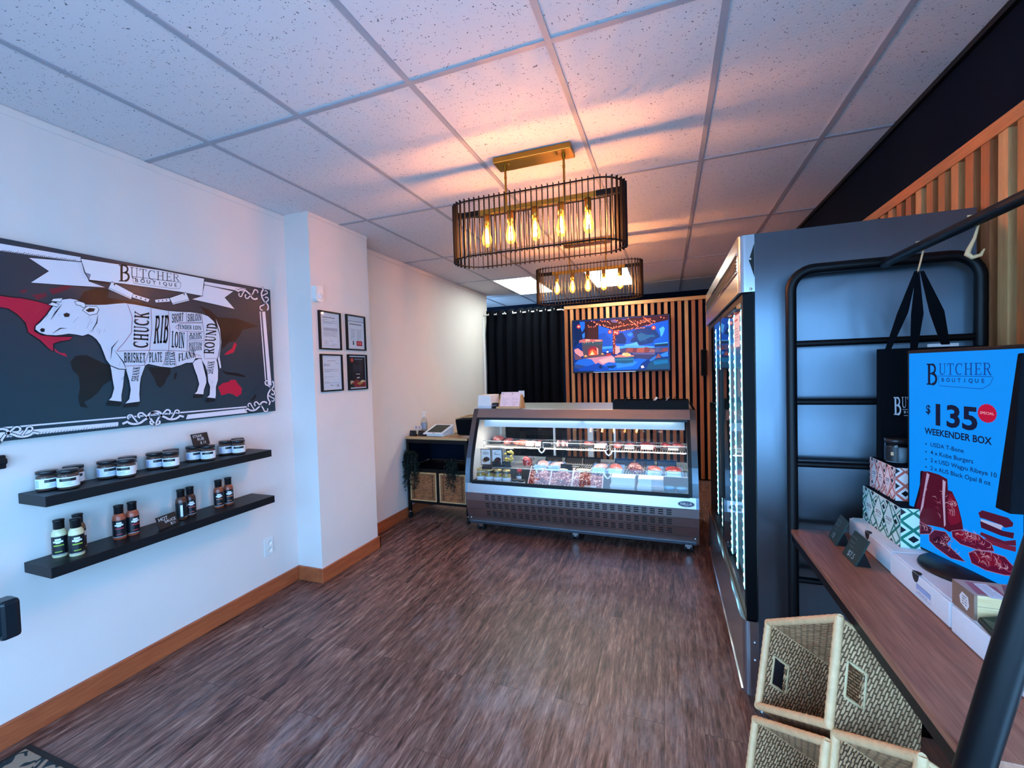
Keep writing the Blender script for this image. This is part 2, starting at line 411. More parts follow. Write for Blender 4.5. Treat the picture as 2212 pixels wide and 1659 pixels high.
# ---------------------------------------------------------------- artwork outlines, in millimetres on their own surfaces
POS={'body':[(294,679),(320,687),(343,685),(361,675),(382,666),(426,671),(461,677),(503,688),(540,696),(584,695),(636,691),(691,685),(748,681),(808,683),(871,688),(936,687),(978,675),(1012,646),(1032,610),(1044,566),(1046,526),(1041,481),(1028,427),(1012,391),(955,386),(923,412),(889,411),(872,385),(832,382),(800,368),(754,354),(696,360),(635,375),(621,367),(530,347),(499,349),(464,367),(448,395),(438,434),(428,469),(413,497),(397,513),(381,522),(359,511),(333,516),(307,518),(282,511),(262,507),(228,507),(205,516),(193,529),(195,544),(212,564),(232,595),(253,634),(269,660)],
'legA':[(530,349),(621,371),(609,337),(596,299),(590,265),(585,212),(585,170),(518,164),(538,186),(547,236),(543,281),(536,319)],
'hoofA':[(585,170),(585,157),(574,143),(514,144),(508,151),(521,165)],
'legB':[(463,369),(527,349),(519,297),(513,253),(504,209),(503,173),(447,184),(462,201),(475,247),(470,298),(467,342)],
'hoofB':[(503,176),(504,159),(490,152),(440,160),(436,168),(448,187)],
'legC':[(870,389),(923,414),(936,347),(947,290),(947,260),(930,217),(925,187),(872,193),(889,209),(904,253),(894,304),(880,347)],
'hoofC':[(925,189),(921,170),(869,169),(863,178),(873,195)],
'legD':[(922,407),(1016,404),(1022,382),(1025,338),(1020,275),(1005,231),(1002,178),(998,159),(944,166),(963,182),(969,233),(958,268),(957,312),(946,364)],
'hoofD':[(998,159),(994,141),(943,136),(933,144),(946,168)],
'tail':[(1026,667),(1050,607),(1055,517),(1039,427),(1047,355),(1037,347),(1027,409),(1031,454),(1045,517),(1042,597)],
'hornL':[(242,648),(255,660),(278,653),(270,642)],
'hornL2':[(252,666),(260,677),(292,685),(284,667)],
'hornR':[(337,675),(353,678),(372,673),(377,660),(368,650),(358,660),(343,661)],
'ear':[(365,636),(384,659),(420,662),(428,649),(419,627),(391,617)],
'earin':[(375,638),(392,652),(414,651),(408,636),(386,630)],
'eye':[(291,609),(304,618),(316,612),(311,598),(296,596)],
'nose':[(207,529),(214,537),(224,534),(222,520),(211,518)],
'namerica':[(66,675),(90,668),(123,666),(153,667),(198,661),(235,653),(256,644),(237,602),(197,547),(192,521),(214,506),(262,503),(324,506),(313,487),(275,477),(254,466),(251,429),(230,447),(208,478),(169,513),(162,556),(137,591),(112,612),(88,614),(63,612)],
'camer':[(252,448),(273,426),(293,423),(299,406),(282,413),(258,428)],
'samer':[(331,410),(371,415),(403,395),(464,362),(464,291),(431,269),(406,229),(377,202),(349,185),(365,156),(338,164),(332,205),(342,259),(339,314),(315,348),(312,382)],
'africa':[(634,356),(748,354),(749,323),(725,290),(713,260),(691,240),(674,252),(665,292),(652,317)],
'madag':[(767,319),(784,325),(777,294),(764,279)],
'asia':[(930,734),(989,720),(1040,677),(1173,682),(1332,645),(1209,609),(1187,570),(1155,532),(1106,518),(1067,478),(1048,499),(1051,571),(1025,645),(978,677)],
'russ':[(382,666),(350,677),(374,728),(425,757),(482,760),(469,715),(547,712),(611,710),(691,698),(748,687),(636,692),(540,698),(461,678)],
'austral':[(1022,229),(1056,254),(1093,259),(1108,273),(1142,272),(1153,251),(1184,214),(1179,177),(1146,158),(1118,178),(1090,186),(1042,174)],
'japan':[(1155,523),(1161,503),(1138,455),(1103,441),(1069,435),(1104,465),(1128,479),(1141,511)],
'nz':[(1281,170),(1291,155),(1257,119),(1241,125)],
'indo':[(1051,337),(1097,323),(1154,318),(1214,298),(1208,287),(1144,300),(1077,310)],
'isl1':[(150,694),(168,707),(177,702),(163,687)],
'isl2':[(190,685),(237,702),(241,687),(207,663)],
'isl3':[(247,720),(307,747),(333,748),(306,724),(260,696)],
'ban':[(371,890),(519,897),(722,908),(966,907),(950,799),(829,803),(551,800),(399,793),(385,826)],
'banL':[(187,851),(376,874),(397,784),(462,766),(323,752),(189,740),(252,805)],
'banR':[(967,869),(1154,860),(1093,810),(1158,744),(1044,756),(889,769),(950,797)],
'banfold':[(385,826),(406,822),(399,793)],
'cl1':[(490,799),(583,755),(571,722),(474,760)],
'ch1':[(583,751),(660,735),(651,718),(578,733)],
'cl2':[(763,756),(854,803),(872,759),(779,722)],
'ch2':[(687,736),(760,755),(764,737),(689,721)],
'frT':[(75,895),(100,892),(371,898),(370,874),(98,860),(74,859)],
'frT2':[(968,890),(1249,895),(1222,870),(967,871)],
'frR':[(1365,752),(1390,755),(1415,223),(1385,225)],
'frR2':[(1345,750),(1354,751),(1374,225),(1365,225)],
'frB':[(40,75),(64,76),(486,70),(485,48),(63,52),(39,51)],
'frB2':[(829,72),(1202,75),(1216,45),(819,46)],
'frBi':[(41,97),(65,98),(1213,90),(1213,81),(65,91),(40,90)]}
PLN={'chuck':[(552,694),(571,626),(564,543),(530,489),(494,443)],
'chest':[(503,498),(474,457),(466,399)],
'rib':[(662,686),(661,574),(645,453),(614,364)],
'loin':[(750,681),(753,566),(741,456),(707,364)],
'belly':[(494,440),(598,449),(737,454),(835,451),(923,424)],
'rnd':[(936,687),(947,563),(941,412)],
'shankf':[(530,363),(618,367)],
'shankh':[(941,408),(1025,413)],
'sl':[(848,685),(848,627)],
'sl2':[(778,616),(944,634)],
'tl':[(784,588),(810,570),(943,576)],
'tl2':[(784,592),(812,615),(942,630)],
'ts':[(849,569),(842,452)],
'bs':[(846,514),(941,520)],
'hs':[(733,448),(766,449),(778,360)],
'legl':[(485,443),(519,385),(533,341)],
'neck':[(424,624),(417,581),(392,530)],
'neck2':[(395,600),(377,550)],
'jaw':[(247,513),(278,541),(303,543)],
'cheek':[(347,602),(325,572)],
'face':[(288,655),(267,619),(246,578)],
'bl':[(478,788),(399,791)]}
ORN={'c1':[(1274,866)],
'c2':[(1390,795)],
'c3':[(1405,204)],
'c4':[(1308,80)],
'c5':[(647,68)],
'c6':[(88,65)]}
PTX={'CHUCK':[(599,462),(615,661),(582,657),(650,665)],'RIB':[(664,488),(739,500),(682,644)],'LOIN':[(756,473),(827,468),(763,566)],'SHORT':[(765,615),(830,631),(768,664)],'SIRLOIN':[(853,630),(934,644),(855,674)],'TENDER':[(795,581),(931,586),(796,606)],'TOP':[(857,547),(931,555),(858,563)],'SIR2':[(855,523),(933,530),(856,547)],'BOT':[(853,483),(931,489),(854,505)],'SIR3':[(851,456),(929,461),(852,481)],'ROUND':[(966,439),(998,633),(966,630),(1029,636)],'BRISKET':[(522,382),(622,383),(524,433)],'PLATE':[(639,384),(705,388),(641,437)],'HANGER':[(725,368),(733,444),(715,443),(736,444)],'STEAK':[(755,368),(758,445),(742,444),(770,445)],'FLANK':[(790,390),(890,419),(792,434)],'SHANK':[(564,281),(578,360),(559,360),(590,360)],'SHANK2':[(965,314),(982,395),(957,395),(998,395)],'logoB':[(519,807),(574,817),(523,895)],'logoU':[(571,833),(822,863),(574,895)],'logoBQ':[(595,821),(807,830),(596,841)],'blade':[(581,846),(828,858),(818,821),(795,815),(589,810)]}
TVP=[('#0a2b74',[(0,563),(1000,563),(1000,0),(0,0)]),
('#0b1f4a',[(3,563),(137,558),(132,342),(71,340),(10,263)]),
('#1c60d0',[(76,550),(133,549),(133,483),(102,434),(86,480)]),
('#2a70d8',[(102,412),(131,432),(130,376),(106,366)]),
('#1557c8',[(281,498),(432,441),(429,205),(317,207),(318,265),(278,345)]),
('#0f48b0',[(279,401),(346,419),(411,349),(421,271),(321,271),(278,345)]),
('#1050c0',[(459,433),(733,458),(992,515),(993,217),(456,248)]),
('#2d84ea',[(574,383),(612,402),(643,389),(621,358),(595,365)]),
('#48a4f4',[(904,425),(944,448),(959,421),(938,360),(918,340),(914,383)]),
('#0d3470',[(633,411),(701,455),(814,452),(874,411),(913,341),(853,313),(842,282),(714,262),(605,311),(653,356)]),
('#1a5a8c',[(679,376),(731,394),(772,370),(843,366),(873,348),(813,341),(761,318),(709,300),(689,333)]),
('#0a2c68',[(456,390),(532,407),(573,339),(562,286),(465,291)]),
('#56a8f0',[(551,276),(625,285),(678,301),(698,263),(646,249),(561,259)]),
('#3c90ec',[(318,265),(429,268),(428,243),(317,238)]),
('#4a98ee',[(459,264),(646,265),(852,244),(851,223),(458,231)]),
('#2a1620',[(134,556),(282,550),(278,345),(129,354)]),
('#3a1c20',[(161,487),(270,490),(272,357),(164,363)]),
('#3a1822',[(282,550),(998,561),(992,509),(855,486),(733,458),(612,429),(467,427),(424,441),(281,506)]),
('#6a5a90',[(410,549),(459,550),(485,513),(426,523)]),
('#54487c',[(518,551),(588,554),(550,530)]),
('#5c1c24',[(431,435),(465,433),(454,176),(427,177)]),
('#483c4c',[(94,333),(325,326),(310,177),(107,162)]),
('#324a58',[(100,330),(323,321),(318,287),(105,293)]),
('#b05a60',[(68,346),(118,360),(320,343),(323,321),(100,326),(67,317)]),
('#e8a090',[(141,356),(187,350),(181,337),(140,336)]),
('#d08880',[(232,345),(311,339),(305,327),(238,331)]),
('#8c2430',[(160,172),(161,245),(196,271),(248,269),(275,245),(273,175)]),
('#e04a34',[(168,174),(175,222),(213,248),(258,218),(260,179)]),
('#ffb050',[(177,179),(195,204),(207,231),(221,206),(237,183)]),
('#fff0b0',[(191,182),(206,212),(222,183)]),
('#f0a090',[(253,260),(273,245),(273,184),(263,181),(259,240)]),
('#5a4048',[(107,162),(352,183),(355,161),(118,136)]),
('#f0a060',[(113,171),(137,184),(154,169),(136,161)]),
('#f0a060',[(302,188),(319,199),(333,184),(319,178)]),
('#b87890',[(101,140),(418,167),(472,115),(450,89),(305,54),(226,85),(181,126)]),
('#d89aa0',[(273,122),(418,156),(451,138),(439,100),(317,82)]),
('#0f5ad0',[(248,56),(450,89),(685,124),(814,130),(726,74),(683,11),(224,0)]),
('#2a78e4',[(449,78),(648,98),(685,86),(631,45),(470,27)]),
('#46406a',[(502,234),(571,242),(851,229),(991,232),(993,180),(629,180),(501,191)]),
('#5a5484',[(629,188),(866,173),(850,155),(639,171)]),
('#38365e',[(639,171),(860,157),(789,109),(649,131)]),
('#8c4448',[(555,199),(582,242),(640,233),(634,191)]),
('#6c3040',[(634,193),(640,239),(674,232),(671,186)]),
('#a05048',[(673,189),(682,234),(755,233),(749,183)]),
('#7c3a3c',[(749,186),(760,244),(806,231),(795,181)]),
('#8a5a64',[(795,184),(816,220),(861,207),(851,176)]),
('#4a4a74',[(851,181),(882,232),(906,221),(906,179)]),
('#7a3c44',[(906,181),(941,219),(986,217),(985,191)]),
('#163050',[(854,271),(986,279),(988,238),(859,239)]),
('#4aa0f0',[(855,273),(987,282),(986,271),(857,265)]),
('#1a4e74',[(443,149),(648,149),(638,82),(552,74),(452,86)]),
('#2e6a8c',[(444,127),(646,125),(644,109),(445,111)]),
('#c8706c',[(443,155),(484,170),(554,175),(644,160),(648,147),(553,140),(451,144)]),
('#f8b070',[(522,165),(533,189),(581,190),(613,173),(615,154),(570,150)]),
('#ffe0a8',[(527,171),(544,184),(554,167),(538,159)]),
('#ffd090',[(594,165),(605,176),(614,162),(602,154)]),
('#a02a2c',[(358,186),(408,192),(407,167),(360,161)]),
('#f0f0e0',[(361,205),(373,224),(385,207),(380,199),(364,198)]),
('#283040',[(359,214),(373,235),(389,218)]),
('#e89a9c',[(456,264),(497,262),(504,202),(473,176),(452,182)]),
('#d88088',[(9,246),(51,261),(103,219),(113,179),(78,163),(20,206)]),
('#5a3c50',[(5,201),(78,163),(101,140),(18,131)]),
('#1c58c0',[(11,92),(54,130),(136,144),(199,131),(238,84),(157,53),(46,62)]),
('#243a74',[(11,86),(162,53),(133,31),(45,33),(4,52)]),
('#0c3a9c',[(63,39),(238,79),(272,92),(316,65),(382,30),(382,8),(62,10)]),
('#101c4c',[(271,50),(300,71),(316,37),(293,24)]),
('#1a56bc',[(339,78),(384,96),(444,83),(471,60),(416,46),(361,53)]),
('#0a2a60',[(355,53),(465,58),(432,26),(382,30)]),
('#1a4468',[(803,77),(870,109),(989,113),(998,3),(766,6)]),
('#0f6098',[(839,92),(979,102),(989,66),(849,49)]),
('#7c4850',[(860,117),(891,171),(920,126)]),
('#2a68b8',[(799,104),(870,154),(860,112),(814,87)]),
('#2c74cc',[(906,158),(985,186),(987,134),(930,130)]),
('#e0d0d8',[(715,42),(736,50),(751,25),(720,18)])]
TVL=[[(167,497),(201,484),(236,487),(270,507),(315,498),(370,483),(425,463),(479,465)],[(214,550),(259,519),(304,504)],[(424,457),(512,479),(613,488),(718,496),(820,520),(875,500)],[(451,428),(559,432),(639,443),(743,446),(815,473),(865,485)],[(598,548),(660,495),(701,455)],[(745,563),(795,511),(845,487)],[(316,548),(415,513)],[(921,549),(960,525)],[(454,548),(512,511),(576,469)],[(448,423),(444,358),(448,281),(441,188)],[(640,518),(734,516),(836,540)]]
TVD=[(66,499),(402,421),(478,405),(456,414),(849,439)]
SCR={'tbone':[(34,244),(65,250),(100,249),(128,242),(130,209),(143,209),(160,180),(174,132),(178,108),(156,97),(135,84),(113,88),(72,81),(35,72),(14,78),(7,112),(20,156),(32,199)],
'tfat':[(34,244),(45,248),(35,200),(32,166),(18,129),(20,77),(13,84),(7,112),(20,156),(32,199)],
'bone':[(58,245),(68,241),(54,186),(45,131),(32,101),(35,122),(47,184)],
'bone2':[(113,237),(123,233),(120,186),(123,101),(118,93),(112,184)],
'red2':[(135,201),(144,202),(160,177),(171,130),(159,117),(140,107),(130,119),(130,180)],
'rib1':[(14,65),(35,79),(79,75),(72,54),(35,39),(16,49)],
'rib2':[(67,48),(86,72),(123,80),(141,65),(127,44),(159,30),(186,16),(140,7),(93,18),(68,30)],
'rib2i':[(79,40),(97,57),(123,52),(140,31),(114,29),(86,31)],
'st1':[(143,90),(171,104),(224,110),(238,104),(259,99),(266,81),(224,67),(171,62),(146,73)],
'st1r':[(149,90),(171,101),(221,106),(229,95),(195,81),(159,75)],
'st2':[(195,46),(215,63),(257,75),(293,78),(317,60),(322,41),(293,29),(243,19),(204,21)],
'st2r':[(204,47),(257,73),(288,67),(278,44),(230,30)],
'bg1':[(221,171),(232,182),(299,184),(312,175),(310,165),(292,155),(282,159),(237,160),(226,159)],
'bg2':[(226,150),(287,145),(314,150),(312,134),(282,130),(229,132)],
'bg3':[(229,120),(290,119),(318,133),(319,118),(287,108),(256,106),(226,111)],
'bg4':[(238,107),(295,111),(319,116),(318,102),(290,98),(246,96)],
'paper':[(228,156),(287,159),(280,140),(229,140)],
'text':[(52,461),(72,437),(88,457),(222,404),(242,454),(49,357),(265,355),(52,328),(72,325),(183,333),(72,300),(210,306),(72,277),(283,284),(72,252),(265,255),(52,524),(52,587),(93,526),(94,554),(255,557),(107,535),(242,536),(91,460),(88,402),(222,399),(271,457)]}

# ---------------------------------------------------------------- materials
M = {}
M['wall'] = mat('painted_plaster', '#e4dcd8', 0.7, var=.03, scale=6, bump=.08, bscale=220)
M['navy'] = mat('navy_black_paint', '#051222', 0.8, var=.15, scale=5, spec=.08)
M['black_metal'] = mat('black_metal', '#05070b', 0.42, 0.0, var=.2, scale=20, spec=.25)
M['black_plastic'] = mat('black_plastic', '#070a10', 0.42, var=.15, scale=15, spec=.35)
M['black_cloth'] = mat('black_cloth', '#05080f', 0.95, var=.3, scale=60, bump=.3, bscale=600, spec=.15)
M['black_wood'] = mat('black_stained_wood', '#090d13', 0.45, spec=.35, var=.35, scale=14, stretch=(1, .12, 1), bump=.2)
M['brass'] = mat('brushed_brass', '#b98a3a', 0.32, 1.0, var=.12, scale=40, stretch=(.1, 1, 1))
M['steel'] = mat('stainless_steel', '#6d7a87', 0.34, 1.0, var=.05, scale=30, stretch=(1, 1, .04), brushed=.93)
M['steel_h'] = mat('brushed_steel', '#b6b4b7', 0.35, 1.0, var=.12, scale=9, stretch=(.3, 1, 1), brushed=.25)
M['steel_bright'] = mat('polished_steel', '#bcc4cc', 0.24, 1.0, var=.04, scale=20)
M['door_black'] = mat('fridge_door_black', '#030408', .5, var=.1, spec=.12)
M['cage_black'] = mat('cage_black', '#04050a', .6, var=.2, scale=20, spec=.15)
M['chrome'] = mat('chrome', '#d8dadc', 0.12, 1.0, var=.02)
M['white_plastic'] = mat('white_plastic', '#e6e6e4', 0.35, var=.03)
M['white_enamel'] = mat('white_enamel', '#f2f0ea', 0.35, var=.02)
M['paper'] = mat('white_paper', '#efedea', 0.7, var=.03)
M['card_white'] = mat('white_cardboard', '#e4e6ea', 0.6, var=.04, scale=60)
M['rubber'] = mat('black_rubber', '#07080a', 0.7)
M['maple'] = woodmat('pale_wood', '#b98d5c', '#d8b07c', .5, 'x')
M['walnut'] = woodmat('walnut_board', '#7a4a38', '#a46c54', .42, 'y', scale=5)
M['oak'] = woodmat('orange_stained_oak', '#98492a', '#b8623a', .45, 'y')
M['oak_x'] = woodmat('orange_stained_oak_across', '#98492a', '#b8623a', .45, 'x')
PINES = [woodmat('pine_batten_%d' % i, a, b, .55, 'z', scale=9, ringy=.6) for i, (a, b) in enumerate([('#b4683a', '#cc8048'), ('#c47c48', '#d8925a'), ('#a25830', '#b87040'), ('#cc8e58', '#e0a66c')])]
M['pine_x'] = woodmat('pine_cap_across', '#bd7c48', '#e0a468', .55, 'x', scale=4)
M['pine_y'] = woodmat('pine_cap_along', '#b4663a', '#d8844e', .55, 'y', scale=4)
M['glass'] = glassmat('clear_glass', '#f4fbff', 1.0)
M['glass_door'] = glassmat('fridge_door_glass', '#d4ecf6', 1.0)
M['film'] = glassmat('plastic_film', '#f6f8ff', .9, .06)
M['jar_glass'] = glassmat('jar_glass', '#e6eef2', 1.0)
M['ink'] = printmat('printed_ink', .55)
M['ink_gloss'] = printmat('printed_ink_satin', .32, spec=.5)
M['chalk'] = printmat('chalk_writing', .9)

def floor_material():
    mt, t, b = newmat('wood_plank_floor')
    tc = nd(t, 'ShaderNodeTexCoord'); mp = nd(t, 'ShaderNodeMapping'); mp.inputs['Rotation'].default_value = (0, 0, R(90)); mp.inputs['Location'].default_value = (0.43, 0.05, 0)
    t.links.new(tc.outputs['Object'], mp.inputs['Vector'])
    br = nd(t, 'ShaderNodeTexBrick', offset=0.37, offset_frequency=2, squash=1.0)
    for k, v in {'Scale': 1.0, 'Mortar Size': .0012, 'Mortar Smooth': .1, 'Bias': 0.0, 'Brick Width': 1.22, 'Row Height': .165}.items(): br.inputs[k].default_value = v
    br.inputs['Color1'].default_value = (0, 0, 0, 1); br.inputs['Color2'].default_value = (1, 1, 1, 1); br.inputs['Mortar'].default_value = (0.5, .5, .5, 1)
    t.links.new(mp.outputs[0], br.inputs['Vector'])
    # each plank shifts its own grain
    mp2 = nd(t, 'ShaderNodeMapping'); mp2.inputs['Scale'].default_value = (1.5, 13, 1)
    t.links.new(mp.outputs[0], mp2.inputs['Vector'])
    sc = nd(t, 'ShaderNodeVectorMath', operation='SCALE'); sc.inputs['Scale'].default_value = 37
    t.links.new(br.outputs['Color'], sc.inputs[0])
    av = nd(t, 'ShaderNodeVectorMath', operation='ADD'); t.links.new(mp2.outputs[0], av.inputs[0]); t.links.new(sc.outputs[0], av.inputs[1])
    g1 = nd(t, 'ShaderNodeTexNoise', i_Scale=2.2, i_Detail=6.0, i_Roughness=.66, i_Distortion=.5)
    g2 = nd(t, 'ShaderNodeTexNoise', i_Scale=9.0, i_Detail=3.0, i_Roughness=.6)
    for g in (g1, g2): t.links.new(av.outputs[0], g.inputs['Vector'])
    mx = nd(t, 'ShaderNodeMix', data_type='FLOAT'); mx.inputs['Factor'].default_value = .38
    t.links.new(g1.outputs['Fac'], mx.inputs['A']); t.links.new(g2.outputs['Fac'], mx.inputs['B'])
    rp = nd(t, 'ShaderNodeValToRGB'); e = rp.color_ramp.elements
    e[0].position = .38; e[0].color = lin('#251616'); e[1].position = .66; e[1].color = lin('#ac8c7c')
    e.new(.46).color = lin('#5c3e37'); e.new(.55).color = lin('#7c5a50')
    t.links.new(mx.outputs['Result'], rp.inputs[0])
    # plank to plank tone
    tone = nd(t, 'ShaderNodeMix', data_type='RGBA', blend_type='MULTIPLY'); tone.inputs['Factor'].default_value = 1
    tr = nd(t, 'ShaderNodeMapRange'); tr.inputs['To Min'].default_value = .82; tr.inputs['To Max'].default_value = 1.12
    t.links.new(br.outputs['Color'], tr.inputs['Value']); t.links.new(rp.outputs[0], tone.inputs['A']); t.links.new(tr.outputs[0], tone.inputs['B'])
    # worn chalky scuffs
    s1 = nd(t, 'ShaderNodeTexNoise', i_Scale=1.6, i_Detail=2.0); s2 = nd(t, 'ShaderNodeTexNoise', i_Scale=14.0, i_Detail=8.0, i_Roughness=.75)
    t.links.new(tc.outputs['Object'], s1.inputs['Vector']); mp3 = nd(t, 'ShaderNodeMapping'); mp3.inputs['Scale'].default_value = (1.6, .5, 1); t.links.new(tc.outputs['Object'], mp3.inputs['Vector']); t.links.new(mp3.outputs[0], s2.inputs['Vector'])
    mu = nd(t, 'ShaderNodeMath', operation='MULTIPLY'); t.links.new(s1.outputs['Fac'], mu.inputs[0]); t.links.new(s2.outputs['Fac'], mu.inputs[1])
    sr = nd(t, 'ShaderNodeMapRange'); sr.inputs['From Min'].default_value = .27; sr.inputs['From Max'].default_value = .42; sr.inputs['To Max'].default_value = .34
    t.links.new(mu.outputs[0], sr.inputs['Value'])
    sx = nd(t, 'ShaderNodeMix', data_type='RGBA'); sx.inputs['B'].default_value = lin('#a39698')
    t.links.new(sr.outputs[0], sx.inputs['Factor']); t.links.new(tone.outputs['Result'], sx.inputs['A'])
    # joints
    jx = nd(t, 'ShaderNodeMix', data_type='RGBA'); jx.inputs['B'].default_value = lin('#1c1214')
    jm = nd(t, 'ShaderNodeMath', operation='MULTIPLY'); jm.inputs[1].default_value = .75; t.links.new(br.outputs['Fac'], jm.inputs[0])
    t.links.new(jm.outputs[0], jx.inputs['Factor']); t.links.new(sx.outputs['Result'], jx.inputs['A'])
    t.links.new(jx.outputs['Result'], b.inputs['Base Color'])
    b.inputs['Roughness'].default_value = .42; b.inputs['Specular IOR Level'].default_value = .45
    bp = nd(t, 'ShaderNodeBump', i_Strength=.22, i_Distance=.003); t.links.new(mx.outputs['Result'], bp.inputs['Height']); t.links.new(bp.outputs[0], b.inputs['Normal'])
    return mt

def tile_material():
    mt, t, b = newmat('mineral_ceiling_tile')
    tc = nd(t, 'ShaderNodeTexCoord')
    vo = nd(t, 'ShaderNodeTexVoronoi', i_Scale=90.0, i_Randomness=1.0)
    t.links.new(tc.outputs['Object'], vo.inputs['Vector'])
    nz = nd(t, 'ShaderNodeTexNoise', i_Scale=40.0, i_Detail=1.0); t.links.new(tc.outputs['Object'], nz.inputs['Vector'])
    ad = nd(t, 'ShaderNodeMath', operation='ADD'); t.links.new(vo.outputs['Distance'], ad.inputs[0])
    ms = nd(t, 'ShaderNodeMath', operation='MULTIPLY'); ms.inputs[1].default_value = .7; t.links.new(nz.outputs['Fac'], ms.inputs[0]); t.links.new(ms.outputs[0], ad.inputs[1])
    rp = nd(t, 'ShaderNodeValToRGB'); rp.color_ramp.elements[0].position = .45; rp.color_ramp.elements[0].color = lin('#6a6872'); rp.color_ramp.elements[1].position = .52; rp.color_ramp.elements[1].color = lin('#dedbe0')
    t.links.new(ad.outputs[0], rp.inputs[0]); t.links.new(rp.outputs[0], b.inputs['Base Color'])
    b.inputs['Roughness'].default_value = .85
    bp = nd(t, 'ShaderNodeBump', i_Strength=.25, i_Distance=.002); t.links.new(ad.outputs[0], bp.inputs['Height']); t.links.new(bp.outputs[0], b.inputs['Normal'])
    return mt
M['floor'] = floor_material(); M['tile'] = tile_material()

# ---------------------------------------------------------------- the room
HC = 2.817
YF, YB = -0.62, 7.62           # storefront and far wall
XL, XR = -2.74, 1.155
def S(name, mb, mt, **k): return struct(mb.build(name, mt, **k))
S('floor', MB().box(-4.2, YF-.1, -.1, XR+.1, YB+.1, 0), M['floor'])
S('ceiling', MB().box(-4.2, YF-.1, HC, XR+.1, YB+.1, HC+.1), M['tile'])
g = MB()
GX = [-2.2294+.61*k for k in range(-3, 6)]; GY = [1.6046+1.2476*k for k in range(-2, 6)]
for x in GX: g.box(x-.012, YF, HC-.006, x+.012, YB, HC+.002)
for y in GY: g.box(-4.1, y-.012, HC-.0055, XR, y+.012, HC+.002)
S('ceiling_grid', g, mat('painted_grid_bars', '#a2a5b0', .5, var=.04))
wl = MB().box(XL-.15, YF-.1, 0, XL, 2.52, HC).box(XL-.15, 2.52, 0, -2.505, 3.185, HC).box(XL-.15, 3.185, 0, -2.73, 6.40, HC)
S('wall_left', wl, M['wall'])
S('wall_recess', MB().box(-4.1, 6.40, 0, -4.0, YB, HC), M['navy'])
S('wall_back', MB().box(-4.1, YB, 0, XR+.1, YB+.1, HC), M['navy'])
S('wall_right', MB().box(XR, YF-.1, 0, XR+.1, SIDE[0], HC).box(XR, SIDE[1], 0, XR+.1, YB, HC).box(XR, SIDE[0], 0, XR+.1, SIDE[1], .2).box(XR, SIDE[0], 2.25, XR+.1, SIDE[1], HC), M['navy'])
S('wall_partition', MB().box(-1.45, 6.40, 0, XR, 6.50, 2.50), M['navy'])
wf = MB()
for x0, x1 in ((XL-.15, PANES[0][0]), (PANES[0][1], PANES[1][0]), (PANES[1][1], PANES[2][0]), (PANES[2][1], XR+.1)):
    wf.box(x0, YF-.1, 0, x1, YF, HC)
TOPS = (1.85, 2.25, 2.25)
for (x0, x1), zt in zip(PANES, TOPS): wf.box(x0, YF-.1, 0, x1, YF, .2).box(x0, YF-.1, zt, x1, YF, HC)
S('wall_front', wf, M['wall'])
M['alu'] = mat('dark_aluminium', '#23262c', .4, .6)
for k, (x0, x1) in enumerate(PANES):
    f = MB(); zt = TOPS[k]
    for a, b_ in ((x0, x0+.05), (x1-.05, x1)): f.box(a, YF-.08, .2, b_, YF-.02, zt)
    f.box(x0+.05, YF-.08, .2, x1-.05, YF-.02, .26).box(x0+.05, YF-.08, zt-.06, x1-.05, YF-.02, zt)
    w = S('window_%d' % (k+1), f, M['alu'])
    MB().box(x0+.05, YF-.052, .26, x1-.05, YF-.048, zt-.06).build('glass_pane', M['glass'], w, world=True)
w = S('window_4', MB().box(XR+.02, SIDE[0], .2, XR+.08, SIDE[0]+.05, 2.25).box(XR+.02, SIDE[1]-.05, .2, XR+.08, SIDE[1], 2.25).box(XR+.02, SIDE[0]+.05, .2, XR+.08, SIDE[1]-.05, .26).box(XR+.02, SIDE[0]+.05, 2.19, XR+.08, SIDE[1]-.05, 2.25), M['alu'])  # added pane out of view, brightens the steel fridge side
MB().box(XR+.048, SIDE[0]+.05, .26, XR+.052, SIDE[1]-.05, 2.19).build('glass_pane', M['glass'], w, world=True)
S('pavement', MB().box(-6, -7, -.2, 5, YF-.1, -.1), mat('concrete_pavement', '#b8b6b2', .8, scale=8))
# baseboards, orange oak
BH = .108
S('baseboard_left', MB().box(XL, YF, 0, XL+.018, 2.502, BH), M['oak'], bevel=.004)
S('baseboard_column', MB().box(XL, 2.502, 0, -2.487, 2.52, BH).box(-2.505, 2.52, 0, -2.487, 3.203, BH).box(-2.73, 3.185, 0, -2.487, 3.203, BH), M['oak'], bevel=.004)
S('baseboard_rear', MB().box(-2.73, 3.203, 0, -2.712, 6.40, BH), M['oak'], bevel=.004)
S('trim_1', MB().box(XL, YF, HC-.04, XL+.006, 2.52, HC-.006).box(-2.505, 2.52, HC-.03, -2.499, 3.185, HC-.006).box(-2.73, 3.185, HC-.05, -2.724, 6.40, HC-.006), M['wall'])
S('trim_2', MB().box(XR-.02, YF, HC-.03, XR, YB, HC-.006), M['black_metal'])

